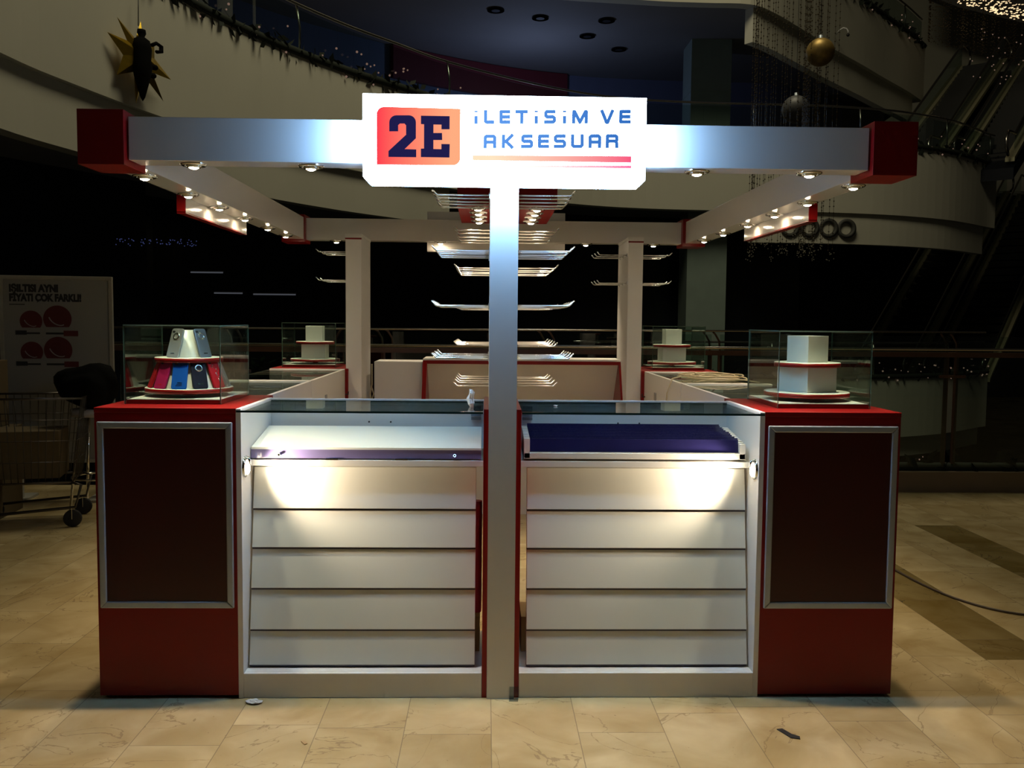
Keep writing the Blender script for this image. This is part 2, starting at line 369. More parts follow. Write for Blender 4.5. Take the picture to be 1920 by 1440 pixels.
# dark shop fronts at our level, left
mb = MB()
for x0, y0, x1, y1 in ((-9, 3.0, -8.2, 8.0), (-8.2, 8.0, -6.0, 12.6)):
    mb.bar((x0, y0, 1.95), (x1, y1, 1.95), 0.1, 3.9)
mb.build('wall_left_shops', M['shop'])['kind'] = 'structure'
# tall grey-green column
mb = MB(); mb.box(5.62, 6.75, 22.5, 23.6, -3.0, 9.4); mb.box(5.61, 6.76, 22.49, 23.61, 7.95, 7.96)
tag(mb.build('column', M['column']), 'tall grey-green square stone column behind the curved balcony', 'column')
# small round downlights in the soffit under the upper balcony
dl = MB(); dl.cyl((0, 0, -0.03), 0.22, 0.05, 20); first = dl.build('ceiling_downlight', M['black'])
for i, (x, y) in enumerate(((0.11, 20.4), (1.28, 20.94), (3.03, 21.05), (2.67, 22.39), (3.72, 23.58))):
    o = first if i == 0 else first.copy()
    if i: COL.objects.link(o)
    o.location = (x, y, 9.39)
    tag(o, 'unlit dark round ceiling downlight above the lit sign, %s' % ('nearest the left shops', 'second from the left', 'rightmost of the far ones', 'right of the middle', 'closest to the balcony edge')[i], 'downlight', 'unlit downlights in the upper soffit')

def railing(P, z0, h, name, label, step=10, posts=True):
    t = thing(name, label, 'railing', (0, 0, 0))
    mb = MB()
    for i in range(len(P)-1):
        a, b = P[i], P[i+1]; mb.hexa([(a[0], a[1], z0), (b[0], b[1], z0), (b[0], b[1]+.02, z0), (a[0], a[1]+.02, z0), (a[0], a[1], z0+h*.92), (b[0], b[1], z0+h*.92), (b[0], b[1]+.02, z0+h*.92), (a[0], a[1]+.02, z0+h*.92)])
    mb.build('glass_panel', M['railglass'], t)
    MB().tube([(p[0], p[1], z0+h) for p in P], 0.03, 8).build('handrail', M['steel'], t)
    for i in range(step//2, len(P)-1, step):
        p = P[i]; MB().tube([(p[0], p[1]+.05, z0-.05), (p[0], p[1]+.05, z0+h*.6), (p[0]-.05, p[1], z0+h)], 0.025, 6).build('post', M['steel'], t)
    return t
R2 = offs([p for p in S2 if p[1] > 6.5], 0.12)
railing(R2, 6.45, 0.99, 'balcony_railing', 'glass railing with thin steel handrail along the long curved middle balcony')
R3 = offs([p for p in S3 if p[0] > 8.5], 0.15)
railing(R3, 11.2, 1.0, 'balcony_railing', 'glass railing on the upper balcony at top right')
R1 = offs(S1, 0.15)
railing(R1, -0.05, 1.0, 'balcony_railing', 'far glass railing across the atrium at floor level, right')

def garland(P, z, name, label, r=0.1, every=0.16, lights=60, lit='twinkledim', hang=0.25, ls=1.0):
    mb = MB(); seg = 0
    pts = [(p[0], p[1]) for p in P]
    for i in range(len(pts)-1):
        a, b = Vector(pts[i]), Vector(pts[i+1]); L = (b-a).length; n = max(1, int(L/every))
        for k in range(n):
            p = a.lerp(b, k/n)
            for q in range(3):
                c = Vector((p.x+random.uniform(-.5, .5)*r, p.y+random.uniform(-.5, .5)*r-.05, z+random.uniform(-1, 1)*r))
                d = Vector((random.uniform(-1, 1), random.uniform(-1, 1), random.uniform(-.8, 1))).normalized()*r*.75
                e = d.cross(Vector((random.random(), random.random(), random.random()))).normalized()*r*.35
                v = [mb.bm.verts.new(c-d), mb.bm.verts.new(c+e), mb.bm.verts.new(c+d), mb.bm.verts.new(c-e)]; mb.bm.faces.new(v)
    mb.tube([(p[0], p[1]-.05, z) for p in pts], r*.45, 6)
    g = tag(mb.build(name, M['garland']), label, 'garland')
    mb = MB()
    for k in range(lights):
        i = random.randrange(len(pts)-1); p = Vector(pts[i]).lerp(Vector(pts[i+1]), random.random())
        mb.ico((p.x+random.uniform(-.05, .05), p.y-.12, z+random.uniform(-r, r+hang)), (0.016+random.random()*.012)*ls)
    mb.build('fairy_lights', M[lit], g, kind='stuff')
    return g
GL = [p for p in R2 if p[0] < 0.5]
garland(offs(GL, -.1), 6.5, 'garland', 'dark pine garland with few lights along the left balcony railing', 0.17, .14, 60)
garland(offs([p for p in R2 if p[0] > 8], -.1), 6.5, 'garland', 'dark garland on the balcony beside the right red end block', 0.16, .2, 24)
garland(offs(R3, -.1), 11.25, 'garland', 'dark garland on the upper balcony edge beside the escalators', 0.2, .2, 20)
garland(offs([p for p in R1 if p[0] > 6], -.1), 0.0, 'garland', 'dark garland on the low far balcony seen past the right cabinet', 0.16, .2, 40)
garland([(x*.25, 4.62) for x in range(12, 22)], 0.20, 'garland', 'dark garland lying behind the brown kerb under the near railing', 0.12, .1, 6, hang=0, ls=.3)

# four round air nozzles in the lower band at right
for i, x in enumerate((8.262, 8.814, 9.365, 9.888)):
    mb = MB(); mb.lathe([(0.26, 0.0), (0.26, -0.05), (0.19, -0.07), (0.16, 0.02), (0.16, 0.10), (0.0, .10)], (0, 0, 0), 24, 0, 'y')
    t = mb.build('air_nozzle', M['nozzle'], loc=(x, 21.66+max(0, x-8.6)*.11, 4.12))
    MB().lathe([(0.27, 0.0), (0.27, -0.03), (0.235, -.05), (0.21, -.03)], (0, 0, 0), 24, 0, 'y').build('rim', M['soffit'], t)
    tag(t, 'round dark air nozzle in the right balcony edge, %s of four from the left' % ('first', 'second', 'third', 'fourth')[i], 'air vent', 'round air nozzles in the balcony edge')

# ------------------------------------------------------------------ hanging decorations
mb = MB(); mc = MB()
for k in range(46):
    a = random.random()*2*PI; rr = random.choice((0.62, 0.6, 0.35, 0.2))*random.uniform(.9, 1.05)
    x, y = 4.62+rr*1.06*math.cos(a), 10.6+rr*.8*math.sin(a)
    zz = 2.65+random.uniform(-.08, .25); z = 6.6
    mb.bar((x, y, zz), (x, y, z), 0.004)
    while z > zz:
        mb.ico((x, y, z), 0.012); z -= random.uniform(.07, .12)
    for q in range(5): mc.ico((x+random.uniform(-.03, .03), y, zz-random.random()*.14), 0.009)
o = tag(mb.build('bead_curtain', M['bead']), 'ring of dark bead strands hanging from above, right of the sign', 'bead curtain', kind='stuff')
mc.build('crystal_ends', M['crystal'], o, kind='stuff')
def bauble(loc, r, m, label):
    t = MB().ball((0, 0, 0), r, 28).build('hanging_ball', M[m], loc=loc)
    MB().tube([(0, 0, r), (0, 0, r+4)], .004, 5).build('wire', M['black'], t)
    MB().cyl((0, 0, r-.01), .03, .05, 12).build('cap', M['alu'], t)
    tag(t, label, 'decoration')
bauble((4.85, 10.2, 5.505), 0.205, 'goldball', 'bronze glittering ball hanging among the bead strands')
bauble((4.909, 11.4, 4.945), 0.22, 'greyball', 'dull grey ball hanging below the bronze one')
mb = MB()
for k in range(170):
    q = random.random()**.7; x = 14.85+q*2.4; z = 11.83-random.random()**.8*(.10+q*.62)
    mb.bar((x, 26, z), (x+random.uniform(.03, .07), 26, z+random.uniform(-.006, .012)), 0.014+random.random()*.012)
o = mb.build('icicle_lights', M['twinkle']); tag(o, 'dense cluster of warm fairy lights at the top right corner', 'string lights', kind='stuff')
mb = MB()
for k in range(110):
    x = 14.42+random.random()**1.5*3.3 if k > 14 else 14.42+random.random()*.05; z = 12.3
    dens = random.choice((.11, .2, .4))
    while z > 10.75-(x-14.4)*.2+random.random()*.1:
        mb.bar((x, 27, z), (x+.03, 27, z), .018); z -= dens*random.uniform(.8, 1.3)
tag(mb.build('bead_curtain', M['bead']), 'fine dark bead strands hanging in front of the pale wall above the escalators', 'bead curtain', kind='stuff')

# gold star with a dark figure
def star():
    t = thing('star_ornament', 'gold foil star with a dark figure hanging on the left balcony wall', 'star', (-5.09, 10.0, 5.24), 1.215); t.scale = (1.27, 1.0, 0.82)
    mb = MB(); tips = [(-.31, .50, .9), (.06, .60, .8), (.56, -.22, .9), (.42, -.66, .9), (-.04, -.86, 1), (-.33, -.47, .9), (-.46, .18, 1), (.28, .28, 1)]
    tips = sorted(tips, key=lambda p: math.atan2(p[1]+.05, p[0]))
    c = mb.bm.verts.new((0, -.14, -.03)); ring = []
    for i, p in enumerate(tips):
        q = tips[(i+1) % len(tips)]; a = math.atan2(p[1]+.05, p[0]); b = math.atan2(q[1]+.05, q[0])
        if b < a: b += 2*PI
        m = (a+b)/2; ring.append(mb.bm.verts.new((p[0], 0, p[1]))); ring.append(mb.bm.verts.new((.26*math.cos(m), -.03, -.05+.30*math.sin(m))))
    cb = mb.bm.verts.new((0, .04, 0))
    for i in range(len(ring)):
        mb.bm.faces.new((c, ring[i], ring[(i+1) % len(ring)])); mb.bm.faces.new((cb, ring[(i+1) % len(ring)], ring[i]))
    mb.build('star', M['gold'], t)
    f = MB()
    f.lathe([(0.0, .42), (.05, .40), (.055, .34), (.035, .28), (.10, .22), (.12, .08), (.11, -.1), (.125, -.22), (.10, -.4), (.07, -.55), (.03, -.75), (0, -.82)], (-.03, -.11, 0), 18)
    f.tube([(.12, -.12, .2), (.2, -.12, .27), (.27, -.13, .24), (.27, -.13, .15), (.20, -.12, .12)], .03, 8)
    f.ball((-.06, -.11, -.18), .06, 10); f.ball((.17, -.11, -.16), .05, 10); f.ball((.13, -.12, -.32), .05, 10)
    f.build('dark_figure', M['figure'], t)
    MB().tube([(0.02, 0, .5), (0.05, .02, 1.1)], .006, 5).build('wire', M['black'], t)
star()
# dome camera on the upper balcony wall
t = thing('security_camera', 'small white security camera on a curved arm on the upper balcony wall', 'camera', (10.0, 22.75, 9.72)); t.scale = (.55, .55, .55)
MB().tube([(-.28, .35, .02), (-.2, 0, .14), (-.08, -.1, .2), (.08, -.1, .17), (.17, -.1, .05), (.17, -.1, -.06)], .035, 8).build('arm', M['camwhite'], t)
MB().ball((.17, -.1, -.15), .085, 14).build('lens_dome', M['black'], t)

M['faint'] = emis('glowing_reflection', (0.8, 0.85, 1.0), 0.06); M['faintblue'] = emis('faint_blue_glow', (0.25, 0.32, 0.9), 0.12)  # emission imitates shop glass reflections and a blue-lit interior
for (x, y, z, w, lb) in ((-4.45, 11, 2.20, .50, 'upper glowing reflection bar'), (-4.12, 11, 1.88, .44, 'lower glowing reflection bar, left one'), (-3.40, 11, 1.867, .66, 'lower glowing reflection bar, long one')):
    m = MB(); m.cyl((-w/2, 0, 0), .012, w, 10, 0, 'x'); t = m.build('reflection_bar', M['faint'], loc=(x, y, z)); MB().box(-w/2, w/2, -.02, .03, .012, .03).build('housing', M['black'], t)  # glowing bars stand for reflections in the shop glass, housing added
    tag(t, lb+' added on the dark shop glass behind the left glass case', 'reflection')
m = MB()
for k in range(60): m.ico((-5.85+random.random()*1.25, 11, 2.65+random.uniform(-.05, .06)), .009)
tag(m.build('fairy_lights', M['faintblue']), 'row of faint blue glow specks for the bluish-lit shop interior at left', 'string lights', kind='stuff')  # glow specks added in place of the bluish-lit interior
# ------------------------------------------------------------------ escalators
def escalator(b, label, top=True, rise=4.8, w=1.45, name='escalator'):
    # b = foot (x, y, z); climbs along d
    d = Vector((0.588, 0.636, 0)).normalized(); s = Vector((d.y, -d.x, 0)); run = rise/0.664
    t = thing(name, label, 'escalator', b)
    up = Vector((0, 0, 1)); P = lambda r, o, h: d*r+s*o+up*(rise*max(0, min(1, r/run))+h)
    n = 24; mb = MB()
    for k in range(n):
        r0, r1 = run*k/n, run*(k+1)/n; z = rise*(k+1)/n
        mb.obox(d*((r0+r1)/2)+s*(w/2)+up*(z-.11), d*((r1-r0)/2), s*(w/2-.12), up*.11)
    mb.build('steps', M['step'], t)
    for o_ in (0.0, w):
        q = -.0
        m = MB(); m.hexa([P(-.6, o_-.01, .1), P(run+.6, o_-.01, .1), P(run+.6, o_+.01, .1), P(-.6, o_+.01, .1), P(-.6, o_-.01, .85), P(run+.6, o_-.01, .85), P(run+.6, o_+.01, .85), P(-.6, o_+.01, .85)]) if False else None
        m = MB(); R = (0, run)
        m.hexa([P(0, o_-.01, .1), P(run, o_-.01, .1), P(run, o_+.01, .1), P(0, o_+.01, .1), P(0, o_-.01, .86), P(run, o_-.01, .86), P(run, o_+.01, .86), P(0, o_+.01, .86)])
        g = m.build('balustrade', M['railglass'], t)
        pts = [P(-.7, o_, .15), P(-.95, o_, .35), P(-1.0, o_, .6), P(-.8, o_, .85), P(-.4, o_, .9), P(0, o_, .9), P(run, o_, .9), P(run+.5, o_, .92), P(run+.95, o_, .85), P(run+1.1, o_, .6), P(run+1.0, o_, .35), P(run+.7, o_, .2)]
        MB().tube(pts, .045, 8).build('handrail', M['steel'], g)
        m = MB(); m.hexa([P(-.5, o_-.13, .0), P(run, o_-.13, .0), P(run, o_+.13, .0), P(-.5, o_+.13, .0), P(-.5, o_-.13, .12), P(run, o_-.13, .12), P(run, o_+.13, .12), P(-.5, o_+.13, .12)])
        m.build('deck', M['deck'], t)
    m = MB(); m.hexa([P(-.6, -.14, -.55), P(run+.6, -.14, -.55), P(run+.6, w+.14, -.55), P(-.6, w+.14, -.55), P(-.6, -.14, -.2), P(run+.6, -.14, -.2), P(run+.6, w+.14, -.2), P(-.6, w+.14, -.2)])
    m.build('truss', M['shop'], t)
    return t
escalator((13.0, 26.2, 6.4), 'left of the two upper escalators climbing to the top right')
escalator((14.9, 25.3, 6.4), 'upper escalator at the right edge with its top rounded handrails')
escalator((13.0, 28.1, -0.37), 'dark lower escalator at left, below the curved balcony end', rise=7.4, w=1.8)
escalator((15.3, 27.5, -0.37), 'dark lower escalator at the right edge of the photo', rise=7.4, w=1.8)
mb = MB()
for k in range(34):
    x = random.uniform(15.3, 17.6); mb.ico((x, 26.0, random.uniform(9.2, 11.0)), 0.022)
tag(mb.build('fairy_lights', M['twinkledim']), 'scattered fairy lights around the escalator tops', 'string lights', kind='stuff')

# ------------------------------------------------------------------ near balustrade behind the kiosk
mb = MB(); mb.box(-3.3, 14, 4.45, 4.62, 0, 0.18); struct(mb.build('trim_2', M['plinthstone']))
t = thing('atrium_railing', 'glass railing with steel and wood handrail running behind the whole kiosk', 'railing', (0, 4.53, 0))
MB().tube([(-3.7, 0, 1.40), (4.4, 0, 1.43)], .009, 8).build('top_bar', M['steel'], t)
MB().tube([(-3.7, -.03, 1.265), (9, -.03, 1.28)], .013, 8).build('handrail', M['steel'], t)
m = MB(); m.box(-3.7, 9, -.03, .03, 1.205, 1.25); m.build('handrail_board', M['wood'], t)
xs = [-3.3, -2.25, -.93, .5, 1.97, 4.11, 6.3]
for a, b in zip(xs[:-1], xs[1:]):
    MB().box(a+.04, b-.04, -.006, .006, .2, 1.39).build('glass_panel', M['railglass'], t)
for x in xs[1:-1]:
    p = bpy.data.objects.new('post', None)
    m = MB()
    for dx in (-.045, .045):
        m.bar((x+dx, .02, .0), (x+dx, .02, 1.24), .035, .02, up=(0, 1, 0)); m.tube([(x+dx, .02, 1.24), (x+dx-.01, .02, 1.33), (x+dx-.045, .02, 1.39), (x+dx-.07, .0, 1.41)], .009, 6)
    m.box(x-.12, x+.12, -.01, .01, 1.02, 1.045)
    m.build('post', M['wood'], t)

# ------------------------------------------------------------------ kiosk: red cabinets
def pedestal(x0, y0, label, frame=True, far=False):
    w, d, h = .5407, .62, 1.15
    t = thing('red_cabinet', label, 'cabinet', (x0, y0, 0), 0, 'red corner cabinets of the kiosk')
    m = MB(); m.box(0, w, 0.012, d, 0.012, h-.02); m.box(0, w, 0, .012, .012, h-.02)
    for (a, b) in ((.06, .12), (w-.13, w-.07)): m.box(a, b, .02, .07, 0, .012)
    m.build('body', M['red'], t, .0015)
    m = MB(); m.box(-.001, w+.001, -.001, d+.001, h-.02, h); m.build('top', M['red'], t, .002)
    a, b, c, e, q = .012, w-.012, .365, 1.096, .026
    if frame:
        m = MB()
        m.prism([(a, e), (b, e), (b-q, e-q), (a+q, e-q)], 'y', -.012, .0); m.prism([(a, c), (b, c), (b-q, c+q), (a+q, c+q)], 'y', -.012, .0)
        m.prism([(a, c), (a, e), (a+q, e-q), (a+q, c+q)], 'y', -.012, .0); m.prism([(b, c), (b, e), (b-q, e-q), (b-q, c+q)], 'y', -.012, .0)
        m.build('snap_frame', M['alu'], t, .004)
        m = MB(); m.box(a+q-.004, b-q+.004, -.005, .001, c+q-.004, e-q+.004); m.build('poster_panel', M['redpanel'], t)
    return t
pedestal(-1.5727, 0, 'red front left cabinet with silver-framed dark panel, phone cases on top')
pedestal(1.032, 0, 'red front right cabinet with silver-framed dark panel, empty stand on top')
pedestal(-1.5727, 2.88, 'red rear left cabinet at the far end of the left counter', False)
pedestal(1.032, 2.88, 'red rear right cabinet at the far end of the right counter', False)

# ------------------------------------------------------------------ kiosk: showcases (local x along the front, y depth, front at y=0)
def spot_light(parent, loc, direction, w, cone=130, r=0.03):
    l = bpy.data.lights.get('halogen_%g_%d' % (w, cone))
    if not l:
        l = bpy.data.lights.new('halogen_%g_%d' % (w, cone), 'SPOT'); l.energy = w; l.color = SPOT_COL; l.spot_size = math.radians(cone); l.spot_blend = 0.9; l.shadow_soft_size = r
    o = bpy.data.objects.new('bulb_light', l); COL.objects.link(o); o.parent = parent; o.location = loc
    o.rotation_euler = Vector(direction).to_track_quat('-Z', 'Y').to_euler(); return o
def showcase(W, D, loc, rz, label, walls='LR', group='white glass-topped showcases of the kiosk'):
    t = thing('showcase_counter', label, 'counter', loc, rz, group)
    th = .02
    for s, (a, b) in (('L', (0, th)), ('R', (W-th, W))):
        if s not in walls: continue
        m = MB(); m.box(a, b, 0, D+.02, .0, 1.148)
        m.build('side_wall', M['white'], t, .001)
    a0, b0 = (th if 'L' in walls else 0), (W-th if 'R' in walls else W)
    m = MB(); m.box(a0, b0, D, D+.02, .0 if walls == 'LR' else .88, 1.146); m.build('back_wall', M['white'], t)
    for x in (W*.47, W*.57):
        MB().lathe([(0, -.003), (.004, -.003), (.004, 0)], (x, D, 1.045), 8, 0, 'y').build('screw', M['black'], t)
    m = MB(); m.box(a0, b0, .0, .02, .0, .10); m.box(a0, b0, .02, D, .085, .10); m.build('plinth', M['white'], t, .002)
    m = MB(); m.box(a0, b0, .13, D, .906, .93); m.build('shelf', M['white'], t, .0015)
    m = MB(); m.box(.002, W-.002, -.002, D-.002, 1.134, 1.142, 0, 1)
    for f in m.bm.faces: f.material_index = 0 if abs(f.calc_center_median().z-1.142) < 1e-4 or abs(f.calc_center_median().z-1.134) < 1e-4 else 1
    m.build('glass_top', [M['glass'], M['counteredge']], t)
    return t
SB = [.900, .726, .571, .41, .247, .108]
def slats(t, x0, x1):
    for k in range(5):
        z1, z0 = SB[k]-.004, SB[k+1]+.004
        yy = lambda z: .062+(z-.10)/.8*.108
        m = MB(); m.hexa([(x0, yy(z0)-.006, z0), (x1, yy(z0)-.006, z0), (x1, yy(z0)+.010, z0), (x0, yy(z0)+.010, z0),
                          (x0, yy(z1)+.002, z1), (x1, yy(z1)+.002, z1), (x1, yy(z1)+.016, z1), (x0, yy(z1)+.016, z1)])
        m.build('slat', M['slat'], t, .0015)
    m = MB()
    for k in range(1, 6):
        z = SB[k]; y = .062+(z-.10)/.8*.108; m.box(x0, x1, y, y+.012, z-.004, z+.004)
    m.build('groove', M['darkgap'], t)
    m = MB(); m.hexa([(x0, .085, .10), (x1, .085, .10), (x1, .095, .10), (x0, .095, .10), (x0, .19, .905), (x1, .19, .905), (x1, .20, .905), (x0, .20, .905)])
    m.build('slat_backing', M['white'], t)
def side_spot(t, x, sgn):
    # chrome ring on the side wall, tilted towards the slats
    m = MB(); m.lathe([(.042, 0), (.042, .006*sgn), (.030, .012*sgn), (.026, .004*sgn)], (x, .048, .915), 24, 0, 'x')
    m.tube([(x+.004*sgn, .048, .955), (x+.02*sgn, .04, .945), (x+.022*sgn, .043, .925)], .006, 6)
    r = m.build('spot_ring', M['chrome'], t)
    MB().ball((x+.008*sgn, .05, .908), .026, 16, 0, (.45, 1, 1)).build('bulb', M['sidelens'], r)
    spot_light(t, (x+.035*sgn, .05, .906), (sgn*.9, .34, -.06), SHOW_W, 120, .02)
L = showcase(.958, .50, (-1.032, 0, 0), 0, 'white slatted front counter left of the centre post, under its own spotlight', 'L'); slats(L, .027, .929); side_spot(L, .02, 1)
Rr = showcase(.958, .50, (.074, 0, 0), 0, 'white slatted front counter right of the centre post, holding blue sheets', 'R'); slats(Rr, .031, .930); side_spot(Rr, .938, -1)
# side runs, fronts facing outwards
for sx, side in ((-1, 'left'), (1, 'right')):
    for k, (y0, W) in enumerate(((.622, 1.03), (1.665, 1.21))):
        lab = '%s side counter run, section %s' % (side, 'next to the front red cabinet' if k == 0 else 'next to the rear red cabinet')
        if sx < 0: t = showcase(W, .50, (-1.5727, y0+W, 0), -PI/2, lab)
        else: t = showcase(W, .50, (1.5727, y0, 0), PI/2, lab)
        slats(t, .03, W-.03)
        for x in (.12, W-.15):
            MB().tube([(x, .54, .98), (x, .56, .98), (x, .56, 1.0)], .005, 6).build('catch', M['black'], t)
        q = MB(); q.box(W*.62, W*.62+.05, .52, .527, .98, 1.03); q.build('wall_socket', M['socket'], t)

# board with the violet strip in the left showcase
t = thing('sloping_tray', 'white sloping tray with violet strip inside the left front counter', 'tray', (0, 0, 0))
m = MB(); m.hexa([(-1.008, .135, .972), (-.083, .135, .972), (-.083, .44, 1.024), (-1.008, .44, 1.024), (-1.008, .135, .981), (-.083, .135, .981), (-.083, .44, 1.033), (-1.008, .44, 1.033)]); m.build('board', M['slat'], t, .001)
MB().box(-1.010, -.083, .138, .146, .936, .972).build('front_strip', M['acrylic'], t)
m = MB(); m.box(-1.0, -.09, .40, .42, .93, 1.01); m.box(-.094, -.083, .15, .42, .93, .972); m.box(-1.008, -1.0, .15, .42, .93, .972); m.build('support', M['white'], t)
for x in (-.895, -.19):
    MB().cyl((x, .138, .952), .006, -.016, 10, 0, 'y').build('knob', M['chrome'], t)
for x in (-.68, -.40):
    MB().box(x-.03, x+.02, .131, .138, .931, .937).build('clip', M['chrome'], t)
# comb tray with blue sheets in the right showcase
t = thing('comb_tray', 'white comb-sided tray holding the blue sheets in the right front counter', 'tray', (0, 0, 0))
m = MB(); m.box(.091, .995, .132, .15, .941, .963); m.hexa([(.091, .15, .936), (.995, .15, .936), (.995, .45, .936), (.091, .45, .936), (.091, .15, .95), (.995, .15, .95), (.995, .45, .985), (.091, .45, .985)]); m.build('base', M['white'], t, .001)
for a, b, h0 in ((.091, .114, 1.022), (.972, .995, 1.003)):
    m = MB(); n = 11
    for k in range(n):
        y0 = .132+k*.027; m.box(a, b, y0, y0+.018, .941, h0+k*(1.042-h0)/n); m.box(a, b, y0+.018, y0+.027, .941, h0-.02+k*(1.042-h0)/n)
    m.build('comb_side', M['white'], t)
for k in range(11):
    y0 = .151+k*.027; z0 = .966+k*.0032; sh = random.uniform(-.004, .006)-.002*k
    m = MB(); m.hexa([(.115, y0, z0), (.976+sh, y0, z0), (.976+sh, y0+.004, z0), (.115, y0+.004, z0), (.115, y0+.012, z0+.052), (.976+sh, y0+.012, z0+.052), (.976+sh, y0+.016, z0+.052), (.115, y0+.016, z0+.052)])
    pos = ('nearest the front', 'second from the front', 'third from the front', 'fourth from the front', 'fifth from the front', 'in the middle of the row', 'fifth from the back', 'fourth from the back', 'third from the back', 'second from the back', 'furthest back')[k]
    tag(m.build('acrylic_divider', M['acrylic2']), 'long blue acrylic divider sheet in the comb tray, %s' % pos, 'divider', 'blue acrylic divider sheets')
# clear plastic packs taped in the inner corners
for x, lb in ((-.108, 'left'), (.118, 'right')):
    m = MB()
    for k in range(4): m.box(x-.022, x+.022, .465-.002, .49, 1.06+k*.016, 1.072+k*.016)
    tag(m.build('plastic_pack', M['clear'], bevel=.002), 'small stack of clear plastic boxes behind the glass, just %s of the centre post' % lb, 'box')
# boxes inside
for x0, x1, lb in ((-.40, -.085, 'left'), (.09, .36, 'right')):
    m = MB(); m.box(x0, x1, .24, .45, .1001, .25); o = m.build('cardboard_box', M['cardboard'], bevel=.002)
    MB().box((x0+x1)/2-.02, (x0+x1)/2+.02, .239, .451, .2495, .2515).build('tape', M['paper'], o)
    tag(o, 'brown cardboard box inside the %s front counter, seen in the gap beside the post' % lb, 'box')
m = MB(); m.cyl((-.10, .31, .2516), .022, .48, 16); tag(m.build('wrapping_roll', M['pink']), 'pink roll upright in the gap left of the centre post', 'roll')

# ------------------------------------------------------------------ centre post, panels and beams
m = MB(); m.box(-.054, .054, -.012, .64, .0, 2.088); m.build('x', M['white']).name = 'centre_post'
o = bpy.data.objects['centre_post']; tag(o, 'tall white front centre post standing under the lit sign', 'post')
for a, b, lb in ((-.0735, -.0545, 'left'), (.0545, .0735, 'right')):
    m = MB(); m.box(a, b, 0, .60, 0, 1.152); tag(m.build('side_panel', M['red'], bevel=.001), 'narrow red upright panel against the %s side of the centre post' % lb, 'panel')
m = MB(); m.box(-.01, .09, 1.36, 2.26, .0, 2.098); tag(m.build('display_partition', M['white'], bevel=.002), 'white middle partition carrying hooks, hidden behind the front post', 'partition')
for x0, x1, lb in ((-1.05, -.94, 'left'), (.927, 1.031, 'right')):
    t = thing('display_post', 'white rear %s hook panel post with red and white top band' % lb, 'post', (x0, 2.9, 0), 0, 'rear hook panel posts')
    m = MB(); m.box(0, x1-x0, 0, .49, 0, 2.07); m.build('panel', M['white'], t, .002)
    m = MB(); m.box(-.003, x1-x0+.003, -.003, .493, 2.07, 2.088); m.build('cap', M['white'], t)
    m = MB(); m.box(-.002, x1-x0+.002, -.004, -.0035, 2.05, 2.06); m.build('red_band', M['red'], t)

# hooks
def hook_mesh(sgn, Lh):
    m = MB(); m.tube([(0, 0, 0), (sgn*(Lh-.024), 0, 0), (sgn*(Lh-.02), 0, .001), (sgn*Lh, 0, .020)], .0034, 8)
    m.box(min(0, sgn*.004), max(0, sgn*.004), -.008, .008, -.012, .012)
    o = m.build('display_hook', M['hook']); me = o.data; bpy.data.objects.remove(o); return me
HM = {}
def hook(x, y, z, sgn, Lh, label, group):
    k = (sgn, Lh)
    if k not in HM: HM[k] = hook_mesh(sgn, Lh)
    o = bpy.data.objects.new('display_hook', HM[k]); COL.objects.link(o); o.location = (x, y, z); o.rotation_euler = (0, random.uniform(-.006, .006), random.uniform(-.012, .012))
    tag(o, label, 'hook', group)
ordn = ('nearest', 'second', 'third', 'fourth', 'furthest')
for ri, z in enumerate((1.994, 1.775, 1.556, 1.345)):
    for k in range(5):
        for sgn, sd in ((-1, 'left'), (1, 'right')):
            hook(sgn*.054, .13+.108*k, z+random.uniform(-.002, .002), sgn, .232, 'long chrome hook on the %s of the front post, %s row, %s in depth' % (sd, ('top', 'second', 'third', 'bottom')[ri], ordn[k]), 'chrome hooks on the front post')
for ri, z in enumerate((1.978, 1.775, 1.565, 1.362, 1.145)):
    for k in range(5):
        for sgn, sd in ((-1, 'left'), (1, 'right')):
            hook(.04+sgn*.05, 1.42+.19*k, z+random.uniform(-.004, .004), sgn, .232, 'chrome hook on the %s of the middle partition, %s row, %s in depth' % (sd, ('top', 'second', 'third', 'fourth', 'bottom')[ri], ordn[k]), 'chrome hooks on the middle partition')
for z, rw in ((1.965, 'upper'), (1.768, 'lower')):
    for k in range(3):
        hook(-1.05, 2.95+.17*k, z, -1, .215, 'chrome hook left of the rear left post, %s row, %s in depth' % (rw, ('nearest', 'middle', 'furthest')[k]), 'chrome hooks on the rear left post')
        for sgn, x, sd in ((-1, .927, 'left'), (1, 1.031, 'right')):
            hook(x, 2.95+.17*k, z, sgn, .215, 'chrome hook %s of the rear right post, %s row, %s in depth' % (sd, rw, ('nearest', 'middle', 'furthest')[k]), 'chrome hooks on the rear right post')

# beams
ZB, ZT = 2.09, 2.252
def beam(x0, x1, y0, y1, label):
    m = MB(); m.box(x0, x1, y0, y1, ZB, ZT); return tag(m.build('canopy_beam', M['beamwhite'], bevel=.002), label, 'beam')
beam(-1.421, 1.405, 0.0, .125, 'long white front canopy beam behind the lit sign')
beam(-1.44, 1.44, 3.45, 3.57, 'white rear canopy beam at the far end of the kiosk')
beam(-1.562, -1.435, .16, 3.45, 'white left canopy beam running towards the rear')
beam(1.435, 1.562, .16, 3.45, 'white right canopy beam running towards the rear')
for x0, x1, y0, y1, lb in ((-1.60, -1.428, -.028, .19, 'front left'), (1.412, 1.583, -.028, .19, 'front right'), (-1.60, -1.428, 3.39, 3.61, 'rear left'), (1.412, 1.583, 3.39, 3.61, 'rear right')):
    m = MB(); m.box(x0, x1, y0, y1, 2.068, 2.272)
    tag(m.build('end_block', M['red'], bevel=.001), 'red corner block at the %s corner of the canopy' % lb, 'block', 'red corner blocks of the canopy')
